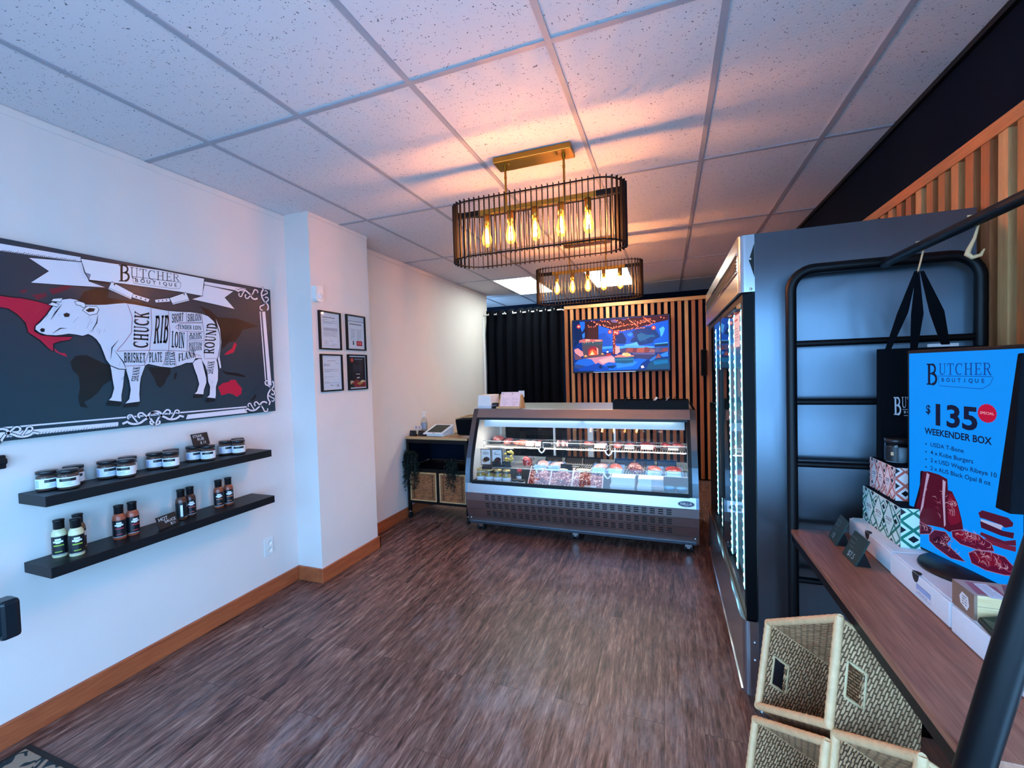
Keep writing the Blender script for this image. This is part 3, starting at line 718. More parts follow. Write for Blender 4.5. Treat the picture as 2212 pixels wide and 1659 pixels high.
# wooden batten wall panels: battens are parts of their panel
def batten_panel(name, label, pts, cap_args, horizontal):
    t = thing(name, label, 'wall panel', pts['base'])
    for k, (x0, y0, x1, y1) in enumerate(pts['slats']):
        MB().box(x0, y0, .02, x1, y1, cap_args[2]).build('batten', PINES[(k*7+k//3) % 4], t, world=True)
    MB().box(*cap_args).build('cap_rail', M['pine_x'] if horizontal else M['pine_y'], t, world=True)
    return t
n = 22; pit = 1.95/n
sl = [(-1.445+pit*k, 6.355, -1.445+pit*k+.047, 6.40) for k in range(n+6) if -1.445+pit*k < XR-.06]
batten_panel('batten_panel', 'vertical pine batten panel with a light cap rail behind the wall television', {'base': (-.4, 6.4, 0), 'slats': sl}, (-1.445, 6.345, 2.482, XR-.001, 6.40, 2.53), True)
sl = [(XR-.045, .83+.0886*k, XR, .83+.0886*k+.047) for k in range(0, 62)]
batten_panel('batten_panel', 'long pine batten panel running along the dark wall above the steel fridge', {'base': (XR, 3.3, 0), 'slats': sl}, (XR-.05, .82, 2.36, XR, 6.34, 2.41), False)

# ---------------------------------------------------------------- left wall: poster
PY = lambda a: a
def poster():
    t = thing('butcher_chart_sign', 'large dark wall sign of a cow divided into beef cuts over a world map', 'sign', (-2.72, 1.5, 1.335))
    MB().box(-2.738, .58, 1.336, -2.703, 2.341, 2.218).build('backing_board', mat('dark_canvas', '#12323f', .36, var=.12, scale=9, bump=.25, bscale=90), t, world=True, bevel=.003)
    p = Print((-2.7025, .9, 1.3), (0, 1, 0), (0, 0, 1), .001, .0003)
    W, K, DK, RD = '#e8dfe6', '#070b18', '#060b14', '#c0123a'
    p.L = 1
    p.rect(-318, 42, 1438, 912, '#1d3440')
    p.L = 1.5
    for k in ('samer', 'africa', 'madag', 'asia', 'russ', 'nz', 'indo'): p.poly(POS[k], DK)
    for k in ('namerica', 'austral', 'japan', 'camer'): p.poly(POS[k], RD)
    p.L = 1.8
    for k in ('isl1', 'isl2', 'isl3'): p.poly(POS[k], '#6c1830')
    p.L = 2
    p.line(POS['namerica'], 6, K, True); p.line(POS['samer'], 5, K, True)
    for k in ('frT', 'frT2', 'frR', 'frR2', 'frB', 'frB2', 'frBi'): p.poly(POS[k], W)
    # the side out of the picture mirrors this one
    p.rect(-250, 120, -228, 800, W); p.rect(-215, 120, -209, 800, W)
    rnd = random.Random(3)
    p.L = 3
    for k in ('frT', 'frB', 'frR'):
        q = POS[k]
        for i in range(40):
            f = (i+.5)/40; a = q[-2] if k != 'frR' else q[2]; b = q[-3] if k != 'frR' else q[1]
            x = a[0]*(1-f)+b[0]*f; y = a[1]*(1-f)+b[1]*f
            p.line([(x, y), (x+6, y+rnd.uniform(3, 9))], 2, K)
    def scroll(x, y, s, fx, fy, vert=False):
        def T(q): return [(x+fx*s*(b if vert else a), y+fy*s*(a if vert else b)) for a, b in q]
        for L_, w, c in ((4, 19*s, K), (5, 11.5*s, W)):
            p.L = L_
            p.line(T([(-120, -14)]+arc(-60, 4, 40, 26, 200, 330, 8)+[(0, 6)]+arc(26, 14, 26, 18, 190, 20, 8)), w, c)
            p.line(T([(0, 6), (-20, 26)]+arc(-34, 22, 14, 14, 20, 250, 8)), w*.8, c)
            p.line(T([(10, 0), (24, -24)]+arc(40, -26, 16, 13, 180, 400, 8)), w*.8, c)
            p.line(T([(-50, -18), (-70, 14)]+arc(-84, 18, 12, 12, 0, 240, 8)), w*.7, c)
            p.ell(T([(0, 6)])[0][0], T([(0, 6)])[0][1], 10*s+(4-L_)*3+2, 8*s+(4-L_)*3+2, c)
    (c1,), (c2,), (c3,), (c4,), (c5,), (c6,) = (ORN[k] for k in ('c1', 'c2', 'c3', 'c4', 'c5', 'c6'))
    scroll(c1[0]+10, c1[1]-4, .95, 1, -1); scroll(c2[0]-4, c2[1]+20, .95, 1, -1, True); scroll(c3[0]-4, c3[1], 1.0, 1, 1, True); scroll(c4[0]+10, c4[1]-2, 1.0, 1, 1)
    scroll(c5[0]-24, c5[1]+4, 1.0, 1, 1); scroll(c5[0]+40, c5[1]+8, 1.0, -1, 1); scroll(c6[0], c6[1], .8, -1, 1); scroll(c6[0]-70, c6[1]-6, .8, 1, 1)
    # banner
    p.L = 4
    for k in ('banL', 'banR'): p.line(POS[k], 8, K, True)
    p.L = 5
    for k in ('banL', 'banR'): p.poly(POS[k], W)
    p.L = 6
    p.line(POS['ban'], 9, K, True); p.line(PLN['bl'], 7, K)
    p.L = 7
    p.poly(POS['ban'], '#efe6ea'); p.L = 8; p.poly(POS['banfold'], '#8a8494')
    for i in range(7):
        a = POS['banL'][1]; b = POS['banL'][2]; f = .15+i*.12
        p.line([(a[0]*(1-f)+b[0]*f, a[1]*(1-f)+b[1]*f), (a[0]*(1-f)+b[0]*f-22, a[1]*(1-f)+b[1]*f+8)], 3, K, taper=True)
    # lettering of the banner
    X = PTX
    p.serif('B', X['logoB'][0], X['logoB'][1], X['logoB'][2], K)
    p.serif('UTCHER', X['logoU'][0], X['logoU'][1], X['logoU'][2], '#2a2228', light=.6, tr=(824, 905))
    a, b = X['logoBQ'][0], X['logoBQ'][1]
    for i, ch in enumerate('BOUTIQUE'): p.text(ch, a[0]+8+(b[0]-a[0]-16)*i/7, a[1]-2+(b[1]-a[1])*i/7, 19, '#2a2228', mid=True, bold=.02)
    bl = X['blade']
    p.line([bl[0], bl[1]], 2.5, '#50404a'); p.line([bl[1], (827, 836), bl[2], bl[3], bl[4]], 2.5, '#9a7078'); p.line([bl[4], bl[0]], 2, '#9a7078')
    # cleavers
    for k in ('cl1', 'cl2', 'ch1', 'ch2'): p.L = 8; p.line(POS[k], 7, K, True); p.L = 9; p.poly(POS[k], '#efe6ea')
    p.L = 10
    for k in ('ch1', 'ch2'):
        q = POS[k]; cx = sum(a for a, b in q)/4; cy = sum(b for a, b in q)/4
        dx, dy = (q[1][0]-q[0][0])*.28, (q[1][1]-q[0][1])*.28
        for f in (-1, 0, 1): p.ell(cx+dx*f, cy+dy*f, 4, 4, K, 8)
    for k in ('cl1', 'cl2'):
        q = POS[k]; p.ell(q[0][0]*.86+q[2][0]*.14 if k == 'cl1' else q[1][0]*.86+q[3][0]*.14, q[0][1]*.86+q[2][1]*.14 if k == 'cl1' else q[1][1]*.86+q[3][1]*.14, 4, 5, K, 8)
        p.line([(q[3][0]*.85+q[0][0]*.15, q[3][1]*.85+q[0][1]*.15), (q[2][0]*.85+q[1][0]*.15, q[2][1]*.85+q[1][1]*.15)], 2, K)
    # cow
    cow = ('tail', 'legB', 'legC', 'legA', 'legD', 'body')
    for i, k in enumerate(cow):
        p.L = 10+i; p.line(POS[k], 9, K, True); p.L = 11+i; p.poly(POS[k], '#e2dbe4')
        if k == 'legC':
            for h in ('hoofB', 'hoofC'): p.L = 14; p.poly(POS[h], K)
    p.L = 17
    for h in ('hoofA', 'hoofD'): p.poly(POS[h], K)
    p.poly([POS['legA'][0], POS['legA'][1], POS['legA'][2], POS['legA'][-1]], '#e2dbe4'); p.poly([POS['legD'][0], POS['legD'][1], POS['legD'][2], POS['legD'][-1]], '#e2dbe4')
    for k in ('ear', 'hornR', 'hornL', 'hornL2'): p.L = 17; p.line(POS[k], 6, K, True); p.L = 18; p.poly(POS[k], '#efe6ea')
    p.L = 19
    for k in ('earin', 'eye', 'nose'): p.poly(POS[k], K)
    for k in PLN:
        if k in ('chuck', 'rib', 'loin', 'belly', 'rnd', 'shankf', 'shankh', 'sl', 'sl2', 'tl', 'tl2', 'ts', 'bs', 'hs'): p.line(PLN[k], 2.6, '#a06070')
        elif k != 'bl': p.line(PLN[k], 5, K, taper=True)
    for i in range(34):  # coat strokes on face, neck, shoulder and legs
        x, y = [(200+rnd.uniform(-60, 90), 600+rnd.uniform(-40, 40)), (400+rnd.uniform(-30, 60), 560+rnd.uniform(-70, 60)), (530+rnd.uniform(-30, 10), 330+rnd.uniform(-60, 40)), (960+rnd.uniform(-10, 20), 270+rnd.uniform(-60, 20))][i % 4]
        p.line([(x, y), (x+rnd.uniform(4, 12), y+rnd.uniform(10, 24))], 4, K, taper=True)
    for i in range(14):
        x = 420+i*30; y = 745-i*6; p.line([(x, y-8), (x+22, y-14)], 2.5, K, taper=True)
    p.L = 20
    for k, w in dict(RIB='RIB', LOIN='LOIN', SHORT='SHORT', SIRLOIN='SIRLOIN', TENDER='TENDER LOIN', TOP='TOP', SIR2='SIRLOIN', BOT='BOTTOM', SIR3='SIRLOIN', BRISKET='BRISKET', PLATE='PLATE', FLANK='FLANK').items():
        p.serif(w, X[k][0], X[k][1], X[k][2], K, light=1.3)
    for k, w in dict(CHUCK='CHUCK', ROUND='ROUND', HANGER='HANGER', STEAK='STEAK', SHANK='SHANK', SHANK2='SHANK').items():
        bl_, br_, tl_, tr_ = X[k]; wd = (tr_[0]-tl_[0])
        # these words climb: the baseline runs up the hide
        p.serif(w, (bl_[0]+wd*.55, bl_[1]), (br_[0]+wd*.55, br_[1]), (bl_[0]-wd*.45, bl_[1]), K, light=1.3)
    pr = p.build('printed_picture', M['ink_gloss'], t)
poster()

# ---------------------------------------------------------------- floating shelves with what stands on them
ZU, ZLO = 1.093, .778
for nm, z, y0, y1, lab in (('u', ZU, 1.02, 2.14, 'upper black floating wall shelf holding jars of rub below the cow sign'), ('l', ZLO, 1.025, 2.148, 'lower black floating wall shelf holding small sauce bottles')):
    tag(MB().box(XL+.001, y0, z-.046, -2.525, y1, z).build('floating_shelf', M['black_wood'], bevel=.002), lab, 'shelf', 'black floating shelves')

lab_white = mat('jar_label_paper', '#e9edf2', .55, var=.03); lid_black = mat('black_jar_lid', '#1c1c22', .3)
rub = mat('brown_spice_rub', '#7a5446', .9, var=.35, scale=160)
def jar_proto():
    t = thing('spice_jar', 'proto', 'jar')
    MB().lathe([(.0, .002), (.035, .002), (.0375, .006), (.0375, .070), (.034, .075), (.034, .079)], n=28).build('glass_body', M['jar_glass'], t)
    MB().lathe([(0, .004), (.0345, .004), (.0345, .068), (0, .069)], n=24).build('spice_rub', rub, t)
    MB().lathe([(0, .0765), (.0372, .0765), (.0372, .089), (.0355, .091), (0, .0905)], n=28).build('lid', lid_black, t)
    l = MB().lathe([(.0379, .014), (.0379, .058)], n=28, a0=R(-150), a1=R(130)).build('paper_label', lab_white, t)
    MB().lathe([(.0382, .040), (.0382, .053)], n=12, a0=R(-42), a1=R(48)).build('black_band', lid_black, l)
    b = MB()
    for k, (z, a) in enumerate(((.034, 24), (.030, 16), (.026, 20), (.021, 30))): b.lathe([(.0382, z), (.0382, z+.0016)], n=10, a0=R(-a), a1=R(a))
    b.build('small_print', mat('grey_print', '#9aa2b4', .6), l)
    MB().lathe([(.0382, .018), (.0382, .052)], n=6, a0=R(-100), a1=R(-72)).build('blue_print', mat('pale_blue_print', '#b4c4ea', .6), l)
    return t
jp = jar_proto()
JARS = [(-2.675, 1.092, 25, 'spice jar next to the bare shelf end, nearest the door'), (-2.61, 1.136, -10, 'front spice jar of the first cluster of three on the upper shelf'), (-2.692, 1.192, 0, 'spice jar half hidden behind the first cluster on the upper shelf'),
 (-2.675, 1.313, 20, 'wall side spice jar of the second cluster with its label facing out'), (-2.61, 1.361, -35, 'front spice jar of the second cluster with brown rub showing beside its label'), (-2.692, 1.412, 0, 'spice jar hidden behind the front jar of the second cluster'),
 (-2.675, 1.528, 22, 'wall side spice jar of the middle cluster on the upper shelf'), (-2.61, 1.570, -30, 'front spice jar of the middle cluster on the upper shelf'), (-2.692, 1.622, 0, 'spice jar peeking out behind the front jar of the middle cluster'),
 (-2.675, 1.734, 25, 'spice jar under the near corner of the steak rub chalk sign'), (-2.61, 1.775, -20, 'spice jar in front, carrying the steak rub chalk sign'),
 (-2.675, 1.933, 22, 'wall side spice jar of the last pair beyond the steak rub sign'), (-2.61, 1.97, -18, 'front spice jar of the last cluster near the far shelf end'), (-2.692, 2.028, 0, 'spice jar behind the last cluster, closest to the far shelf end')]
for k, (x, y, a, lab) in enumerate(JARS):
    if k == 0: jp.location = (x, y, ZU); jp.rotation_euler = (0, 0, R(a-20)); jp['label'] = 'black lidded '+lab; jp['group'] = 'spice jars on the upper shelf'
    else: dup(jp, (x, y, ZU), R(a-20), 'black lidded '+lab, 'spice jars on the upper shelf')

def bottle(loc, rz, sauce, accent, lab, band=None):
    t = thing('sauce_bottle', lab, 'bottle', loc, rz, 'sauce bottles on the lower shelf')
    sm_ = mat('sauce', sauce, .22, var=.15, scale=80)
    MB().lathe([(0, 0), (.0255, 0), (.027, .004), (.027, .104), (.0255, .115), (.018, .130), (.0155, .134), (.0155, .140)], n=24).build('body', sm_, t)
    MB().lathe([(.0165, .126), (.019, .130), (.019, .163), (.0205, .166), (.0205, .170), (.019, .172), (0, .172)], n=20).build('cap', M['black_plastic'], t)
    w = MB(); wm = mat('white_print', '#e4e8ee', .5)
    w.lathe([(.0274, .012), (.0274, .098)], n=26, mi=1)
    w.lathe([(.0277, .080), (.0277, .088)], n=8, a0=R(-22), a1=R(22)).lathe([(.0277, .070), (.0277, .078)], n=8, a0=R(-36), a1=R(36)).lathe([(.0277, .066), (.0277, .0695)], n=6, a0=R(-16), a1=R(16)).lathe([(.0277, .014), (.0277, .0155)], n=12, a0=R(-70), a1=R(70))
    w.lathe([(.0277, .054), (.0277, .0595)], n=8, a0=R(-34), a1=R(40), mi=2).lathe([(.0277, .026), (.0277, .030)], n=8, a0=R(-26), a1=R(26), mi=2)
    w.lathe([(.0277, .02), (.0277, .086)], n=4, a0=R(-112), a1=R(-88))
    w.build('wrap_label', [wm, mat('black_label', '#0b1119', .35), mat('flavour_print', accent, .5)], t)
    return t
for x, y, a, s, ac, lab in (
 (-2.665, 1.117, -10, '#d8cfa6', '#9ab83c', 'pale green sauce bottle nearest the shelf end by the door'),
 (-2.605, 1.150, 5, '#d8cfa6', '#9ab83c', 'pale green sauce bottle standing at the front of its cluster'),
 (-2.682, 1.192, 60, '#70543c', '#7a2030', 'sauce bottle with its cap showing above the pale green pair'),
 (-2.65, 1.339, -5, '#a4513a', '#b03048', 'red brown sauce bottle with a magenta stripe on its label'),
 (-2.65, 1.397, 22, '#a4513a', '#c03040', 'red brown sauce bottle turned to show a white barcode strip'),
 (-2.65, 1.636, 95, '#5a3426', '#a03038', 'dark sauce bottle turned sideways behind the hot sauce chalk sign'),
 (-2.66, 1.692, 5, '#4a2a24', '#b05058', 'dark sauce bottle beside the hot sauce chalk sign, label facing out'),
 (-2.65, 1.855, -5, '#8a4430', '#c07050', 'amber brown sauce bottle of the far pair, closer to the hot sauce sign'),
 (-2.65, 1.918, 0, '#8a4430', '#c07050', 'amber brown sauce bottle farthest along the lower shelf')):
    bottle((x, y, ZLO), R(a-25), s, ac, lab)

def chalk_card(name, label, p0, p1, h, lean, lines, thick=.006, foot=False, col='#0b1016', writing='#dfe6ee', cat='sign'):
    """small black card standing from p0 to p1 (bottom edge), leaning back by lean, written on"""
    p0 = V(p0); p1 = V(p1); U = (p1-p0).normalized(); w = (p1-p0).length
    nrm = U.cross(V((0, 0, 1))).normalized()          # faces the reader
    W_ = (V((0, 0, 1))*math.cos(lean)-nrm*math.sin(lean)).normalized(); N_ = U.cross(W_).normalized()
    t = thing(name, label, cat, (p0+p1)/2)
    MB().hexa([p0, p1, p1-N_*thick, p0-N_*thick, p0+W_*h, p1+W_*h, p1+W_*h-N_*thick, p0+W_*h-N_*thick]).build('card', mat('chalkboard', col, .6, var=.3, scale=40), t, world=True)
    if foot:
        q = (p0+p1)/2; z = V((0, 0, q.z))
        a = p0+W_*h*.55-N_*thick; b = p1+W_*h*.55-N_*thick; back = -nrm*.045
        MB().hexa([p0-nrm*thick*.9, p1-nrm*thick*.9, p1+back, p0+back, a, b, b-N_*.004, a-N_*.004]).build('easel_foot', M['black_plastic'], t, world=True)
    p = Print(p0+N_*.0003, U, W_, .001, .0003)
    for txt, x, y, hh in lines: p.text(txt, x*w*1000, y*h*1000, hh*h*1000, writing)
    p.build('chalk_writing', M['chalk'], t)
    return t
chalk_card('chalk_sign', 'black chalk sign reading STEAK RUB $13 standing on jar lids', (-2.625, 1.708, ZU+.092), (-2.645, 1.815, ZU+.092), .075, R(14), [('STEAK', .06, .70, .2), ('RUB', .30, .42, .22), ('$ 13', .42, .12, .2)])
chalk_card('chalk_sign', 'black chalk sign reading HOT SAUCE $11 lying back on the lower shelf', (-2.575, 1.478, ZLO), (-2.60, 1.588, ZLO), .068, R(18), [('HOT', .08, .62, .26), ('SAUCE', .34, .36, .22), ('$11', .60, .08, .2)])

# wall outlet
t = thing('wall_outlet', 'white double socket outlet low on the wall under the shelves', 'outlet', (-2.735, 2.26, .36))
MB().box(XL+.001, 2.221, .292, XL+.006, 2.299, .428).build('face_plate', M['white_plastic'], t, world=True, bevel=.003)
for dz in (.335, .385):
    MB().lathe([(0, 0), (.017, 0), (.017, .003)], n=20).build('socket', M['white_enamel'], t).matrix_basis = Matrix.Translation((.011, 0, dz-.36)) @ Matrix.Rotation(R(90), 4, 'Y')
    b = MB()
    for dy in (-.006, .006): b.box(XL+.0095, 2.26+dy-.001, dz-.003, XL+.0105, 2.26+dy+.001, dz+.005)
    b.build('slots', M['rubber'], t, world=True)

# black things cut by the picture edge
tag(MB().box(XL+.002, .90, 1.215, XL+.022, .985, 1.275).box(XL+.022, .93, 1.235, XL+.034, .985, 1.262).build('wall_clip', M['black_plastic'], bevel=.006), 'small black clip on the wall below the near end of the cow sign', 'clip')
t = thing('door_push_bar', 'end of a black push bar reaching in at the edge near the door', 'push bar', (-2.35, .45, .62))
MB().box(-2.40, .05, .640, -2.335, .83, .760).build('bar', M['black_plastic'], t, world=True, bevel=.012)
MB().box(-2.405, .80, .625, -2.325, .858, .772).build('end_cap', mat('satin_black_cap', '#0d1a22', .25), t, world=True, bevel=.014)
MB().box(-2.738, -.5, .66, -2.40, -.44, .74).box(-2.42, -.5, .640, -2.335, .06, .760).build('bracket', M['black_metal'], t, world=True, bevel=.006)

# doormat with a patterned edge
mt, tt, bb = newmat('patterned_mat')
tc = nd(tt, 'ShaderNodeTexCoord'); wv = nd(tt, 'ShaderNodeTexNoise', i_Scale=14.0, i_Detail=1.5, i_Distortion=1.4); tt.links.new(tc.outputs['Object'], wv.inputs['Vector'])
rp = nd(tt, 'ShaderNodeValToRGB'); rp.color_ramp.interpolation = 'CONSTANT'; rp.color_ramp.elements[0].color = lin('#0a2026'); rp.color_ramp.elements[1].position = .5; rp.color_ramp.elements[1].color = lin('#8c7866')
tt.links.new(wv.outputs['Fac'], rp.inputs[0]); tt.links.new(rp.outputs[0], bb.inputs['Base Color']); bb.inputs['Roughness'].default_value = .95
t = thing('doormat', 'doormat with a dark and tan pattern lying by the entrance', 'doormat', (-2.2, .45, 0))
ang = R(2)
MB().box(-2.63, .0, .001, -1.75, .955, .010).build('carpet_pile', mt, t, world=True, bevel=.004)
MB().box(-2.65, -.02, .0005, -2.63, .975, .007).box(-1.75, -.02, .0005, -1.73, .975, .007).box(-2.63, .955, .0005, -1.75, .975, .007).build('rubber_edge', M['rubber'], t, world=True)

# ---------------------------------------------------------------- column: sensor and framed papers
t = thing('motion_sensor', 'white motion sensor high on the column side above the framed papers', 'sensor', (-2.505, 2.56, 2.15))
MB().prism([(2.525, 2.165), (2.54, 2.147), (2.58, 2.147), (2.598, 2.165), (2.598, 2.262), (2.525, 2.262)], lambda u, v, d: (-2.504+d, u, v), 0, .045).build('housing', M['white_plastic'], t, world=True, bevel=.006)
MB().ball((-2.457, 2.563, 2.185), .012, .026, .022, 14, 8).build('lens', mat('milky_lens', '#dfe2e8', .2), t, world=True)

def framed(y0, y1, z0, z1, label, paint, paper='#efe9ea'):
    t = thing('framed_notice', label, 'frame', (-2.505, (y0+y1)/2, z0), 0, 'framed papers on the column')
    f = MB(); w = .011
    f.box(-2.504, y0, z0, -2.484, y0+w, z1).box(-2.504, y1-w, z0, -2.484, y1, z1).box(-2.504, y0+w, z0, -2.484, y1-w, z0+w).box(-2.504, y0+w, z1-w, -2.484, y1-w, z1)
    f.build('frame', M['black_metal'], t, world=True)
    p = Print((-2.497, y0+w, z0+w), (0, 1, 0), (0, 0, 1), .001, .0003)
    W_, H_ = (y1-y0-2*w)*1000, (z1-z0-2*w)*1000
    p.rect(0, 0, W_, H_, paper); p.L = 2
    paint(p, W_, H_)
    p.build('paper', M['ink'], t)
    MB().box(-2.4915, y0+w, z0+w, -2.4900, y1-w, z1-w).build('glass', M['glass'], t, world=True)
rn = random.Random(11)
def lines(p, x0, x1, y0, y1, n, c='#8d8288', h=2.4):
    for k in range(n):
        y = y1-(y1-y0)*k/max(1, n-1); x = x0
        while x < x1-4:
            l = rn.uniform(6, 22); p.rect(x, y, min(x+l, x1), y+h, c); x += l+3
            if rn.random() < .06: break
def pa(p, W, H):
    lines(p, 30, W-30, H*.86, H*.86, 1, '#2c2830', 5); lines(p, 34, W*.6, H*.70, H*.80, 5); lines(p, W*.62, W-26, H*.72, H*.78, 3); lines(p, 34, W-24, H*.50, H*.56, 3, '#5c5258', 4); lines(p, 34, W-30, H*.34, H*.46, 5)
    p.line([(24, 22), (W-22, 22), (W-22, H*.84)], 1.6, '#b0a4aa'); lines(p, 40, W*.4, H*.12, H*.2, 3); lines(p, W*.5, W-40, H*.2, H*.26, 2, '#3c363c'); lines(p, W*.55, W-26, H*.08, H*.12, 2)
def pb(p, W, H):
    p.rect(0, H*.84, W, H*.852, '#1d1a22'); p.rect(0, H*.852, W, H, '#e2dde0')
    lines(p, 30, W-30, H*.74, H*.76, 2, '#6a5c64', 5); lines(p, 44, W*.46, H*.28, H*.6, 12); lines(p, W*.55, W-34, H*.28, H*.6, 12)
    p.poly([(W*.30, H*.12), (W*.38, H*.13), (W*.37, H*.25), (W*.31, H*.25)], '#38343c'); p.rect(W*.52, H*.10, W*.86, H*.255, '#d2202c'); p.L = 3; p.rect(W*.6, H*.14, W*.64, H*.22, '#f0b0a8'); p.rect(W*.72, H*.14, W*.76, H*.22, '#f0b0a8')
def pc(p, W, H):
    lines(p, W*.3, W*.72, H*.84, H*.84, 1, '#6a5c64', 3); lines(p, 26, W*.42, H*.70, H*.75, 4, '#6c6268'); lines(p, W*.72, W-24, H*.77, H*.77, 1); lines(p, 26, W-30, H*.52, H*.60, 4); lines(p, 26, W-26, H*.34, H*.38, 2); lines(p, 26, W-30, H*.20, H*.22, 2); lines(p, W*.4, W*.7, H*.12, H*.14, 2, '#5a5058'); p.ell(W*.8, H*.12, 14, 14, '#c8b8c0')
def pd(p, W, H):
    p.rect(6, H*.035, W-6, H*.965, '#10141f'); p.L = 3
    p.ell(W*.2, H*.87, 17, 17, '#d8483a'); lines(p, W*.34, W*.84, H*.88, H*.9, 2, '#8a8c98', 4); lines(p, W*.5, W*.82, H*.80, H*.80, 1, '#6c7080'); lines(p, W*.26, W*.8, H*.52, H*.72, 6, '#4c5468')
    lines(p, W*.42, W*.66, H*.43, H*.43, 1, '#e8e4dc', 6)
    for cx, cy, c in ((.14, .17, '#e0b488'), (.44, .20, '#8e2630'), (.80, .18, '#e6c08c'), (.28, .12, '#8e2630'), (.60, .12, '#c08c4a'), (.88, .12, '#b0303a'), (.14, .07, '#2a3024'), (.44, .06, '#a02a30'), (.74, .06, '#7a2a28')):
        p.L += 1
        p.poly([(max(6, min(W-6, W*cx+a)), max(H*.035, H*cy+b)) for a, b in arc(0, 0, W*.17, H*.075, 180, 0, 10)]+[(max(6, min(W-6, W*cx+W*.17)), H*.036), (max(6, W*cx-W*.17), H*.036)], c)
    p.L += 1; p.poly([(W*.44, H*.31), (W*.44, H*.34), (W*.54, H*.345), (W*.58, H*.355), (W*.60, H*.335), (W*.57, H*.325), (W*.55, H*.30), (W*.53, H*.32), (W*.47, H*.32), (W*.46, H*.30)], '#f0ece4')
framed(2.576, 2.805, 1.787, 2.087, 'black framed permit, upper one beneath the motion sensor', pa)
framed(2.872, 3.104, 1.793, 2.091, 'black framed notice with a small red block near its foot', pb)
framed(2.577, 2.806, 1.459, 1.752, 'black framed letter of pale text under the permit', pc)
framed(2.874, 3.107, 1.457, 1.757, 'black framed dark poster with layered red and tan hills', pd)

# ---------------------------------------------------------------- curtain, television, lights
t = thing('curtain_rod', 'white curtain rod across the doorway carrying the navy curtain', 'curtain rod', (-2.1, 6.26, 2.478))
MB().tube([(-2.728, 6.38, 2.478), (-2.728, 6.28, 2.478), (-2.72, 6.262, 2.478), (-2.70, 6.255, 2.478), (-1.46, 6.255, 2.474)], .011, 10).build('rod', M['white_enamel'], t, world=True)
MB().tube([(-1.46, 6.255, 2.474), (-1.452, 6.26, 2.474), (-1.45, 6.35, 2.474)], .011, 10).build('wall_return', M['white_enamel'], t, world=True)
tag(MB().box(-2.728, 6.20, 0, -2.690, 6.245, 2.45).build('door_jamb', M['white_enamel'], bevel=.003), 'slim white post beside the curtain, from under the rod to the floor', 'post')
cur = MB(); N = 140; rows = [0.25, .9, 1.6, 2.2, 2.40, 2.47, 2.53]
vs = []
for z in rows:
    for i in range(N+1):
        f = i/N; x = -2.685+(1.235)*f
        am = .045 if z < 2.4 else .036
        ph = f*2*math.pi*8.5+.9*math.sin(f*9)
        yc = 6.20+.052*min(1, max(0, (z-2.1)/.3))
        vs.append((x+.012*math.sin(ph*2+z), yc+am*math.sin(ph)+.008*(z < 2.3)*math.sin(z*5+i*.3), z+(.012*math.cos(ph) if z > 2.5 else 0)))
fs = [(r*(N+1)+i, r*(N+1)+i+1, (r+1)*(N+1)+i+1, (r+1)*(N+1)+i) for r in range(len(rows)-1) for i in range(N)]
cur.add(vs, fs, 0, True)
t = thing('curtain', 'dark navy grommet curtain hanging in folds from the white rod', 'curtain', (-2.07, 6.2, .25))
o = cur.build('drape', mat('navy_curtain', '#04070f', .95, var=.2, scale=50, spec=.1), t, world=True)
sd = o.modifiers.new('cloth', 'SOLIDIFY'); sd.thickness = .006
for k in range(9):
    x = -2.66+1.19*(k+.3)/9
    g = MB(); g.tube([(x, 6.232+.024*math.cos(a*math.pi/8), 2.478+.024*math.sin(a*math.pi/8)) for a in range(16)], .004, 6, True)
    g.build('grommet', M['chrome'], t, world=True)

t = thing('television', 'flat television on the batten wall showing a fireside patio at dusk', 'television', (-.63, 6.34, 1.52))
x0, x1, z0, z1, yt = -1.317, .049, 1.520, 2.306, 6.285
MB().box(x0, yt, z0, x1, yt+.035, z1).build('casing', M['black_plastic'], t, world=True, bevel=.004)
MB().box(-.85, yt+.035, 1.75, -.42, 6.344, 2.1).build('wall_bracket', M['black_metal'], t, world=True)
b_ = .014
p = Print((x0+b_, yt-.0005, z0+b_+.008), (1, 0, 0), (0, 0, 1), (x1-x0-2*b_)/1000, .00025)
p.k = (x1-x0-2*b_)/1000; ky = (z1-z0-2*b_-.008)/.563/1000/p.k
YS = lambda q: [(a, b*ky) for a, b in q]
for i, (c, q) in enumerate(TVP): p.L = 1+i*.25; p.poly(YS(q), c)
rn = random.Random(5)
p.L = 22
for i in range(120):   # snowy needles in the trees
    bx, by = rn.choice([(560, 380), (640, 330), (760, 330), (850, 300), (900, 380), (330, 340), (80, 330), (500, 330)])
    x, y = bx+rn.gauss(0, 45), by+rn.gauss(0, 40); a = rn.uniform(-.6, .6)
    if 10 < x < 985 and 250 < y < 470: p.line(YS([(x, y), (x+18*math.cos(a), y+18*math.sin(a))]), 4, rn.choice(['#2f86e6', '#0c3a86', '#4ea4f2', '#123f78']), taper=True)
p.L = 24
for q in TVL:
    for i in range(len(q)-1):
        d = math.hypot(q[i+1][0]-q[i][0], q[i+1][1]-q[i][1]); n = max(2, int(d/11))
        for j in range(n):
            f = j/n; x = q[i][0]*(1-f)+q[i+1][0]*f+rn.gauss(0, 5); y = q[i][1]*(1-f)+q[i+1][1]*f+rn.gauss(0, 5)
            r = rn.uniform(2.5, 5)
            if 6 < x < 990 and y < 555: p.L = 24; p.ell(x, y*ky, r*1.7, r*1.7, '#c83c30', 8); p.L = 25; p.ell(x, y*ky, r*.9, r*.9, rn.choice(['#ffb890', '#ffd8b8', '#ff8866']), 6)
for x, y in TVD: p.L = 25; p.ell(x, y*ky, 22, 22, '#b83a3c'); p.L = 26; p.ell(x, y*ky, 9, 9, '#ffc8b0')
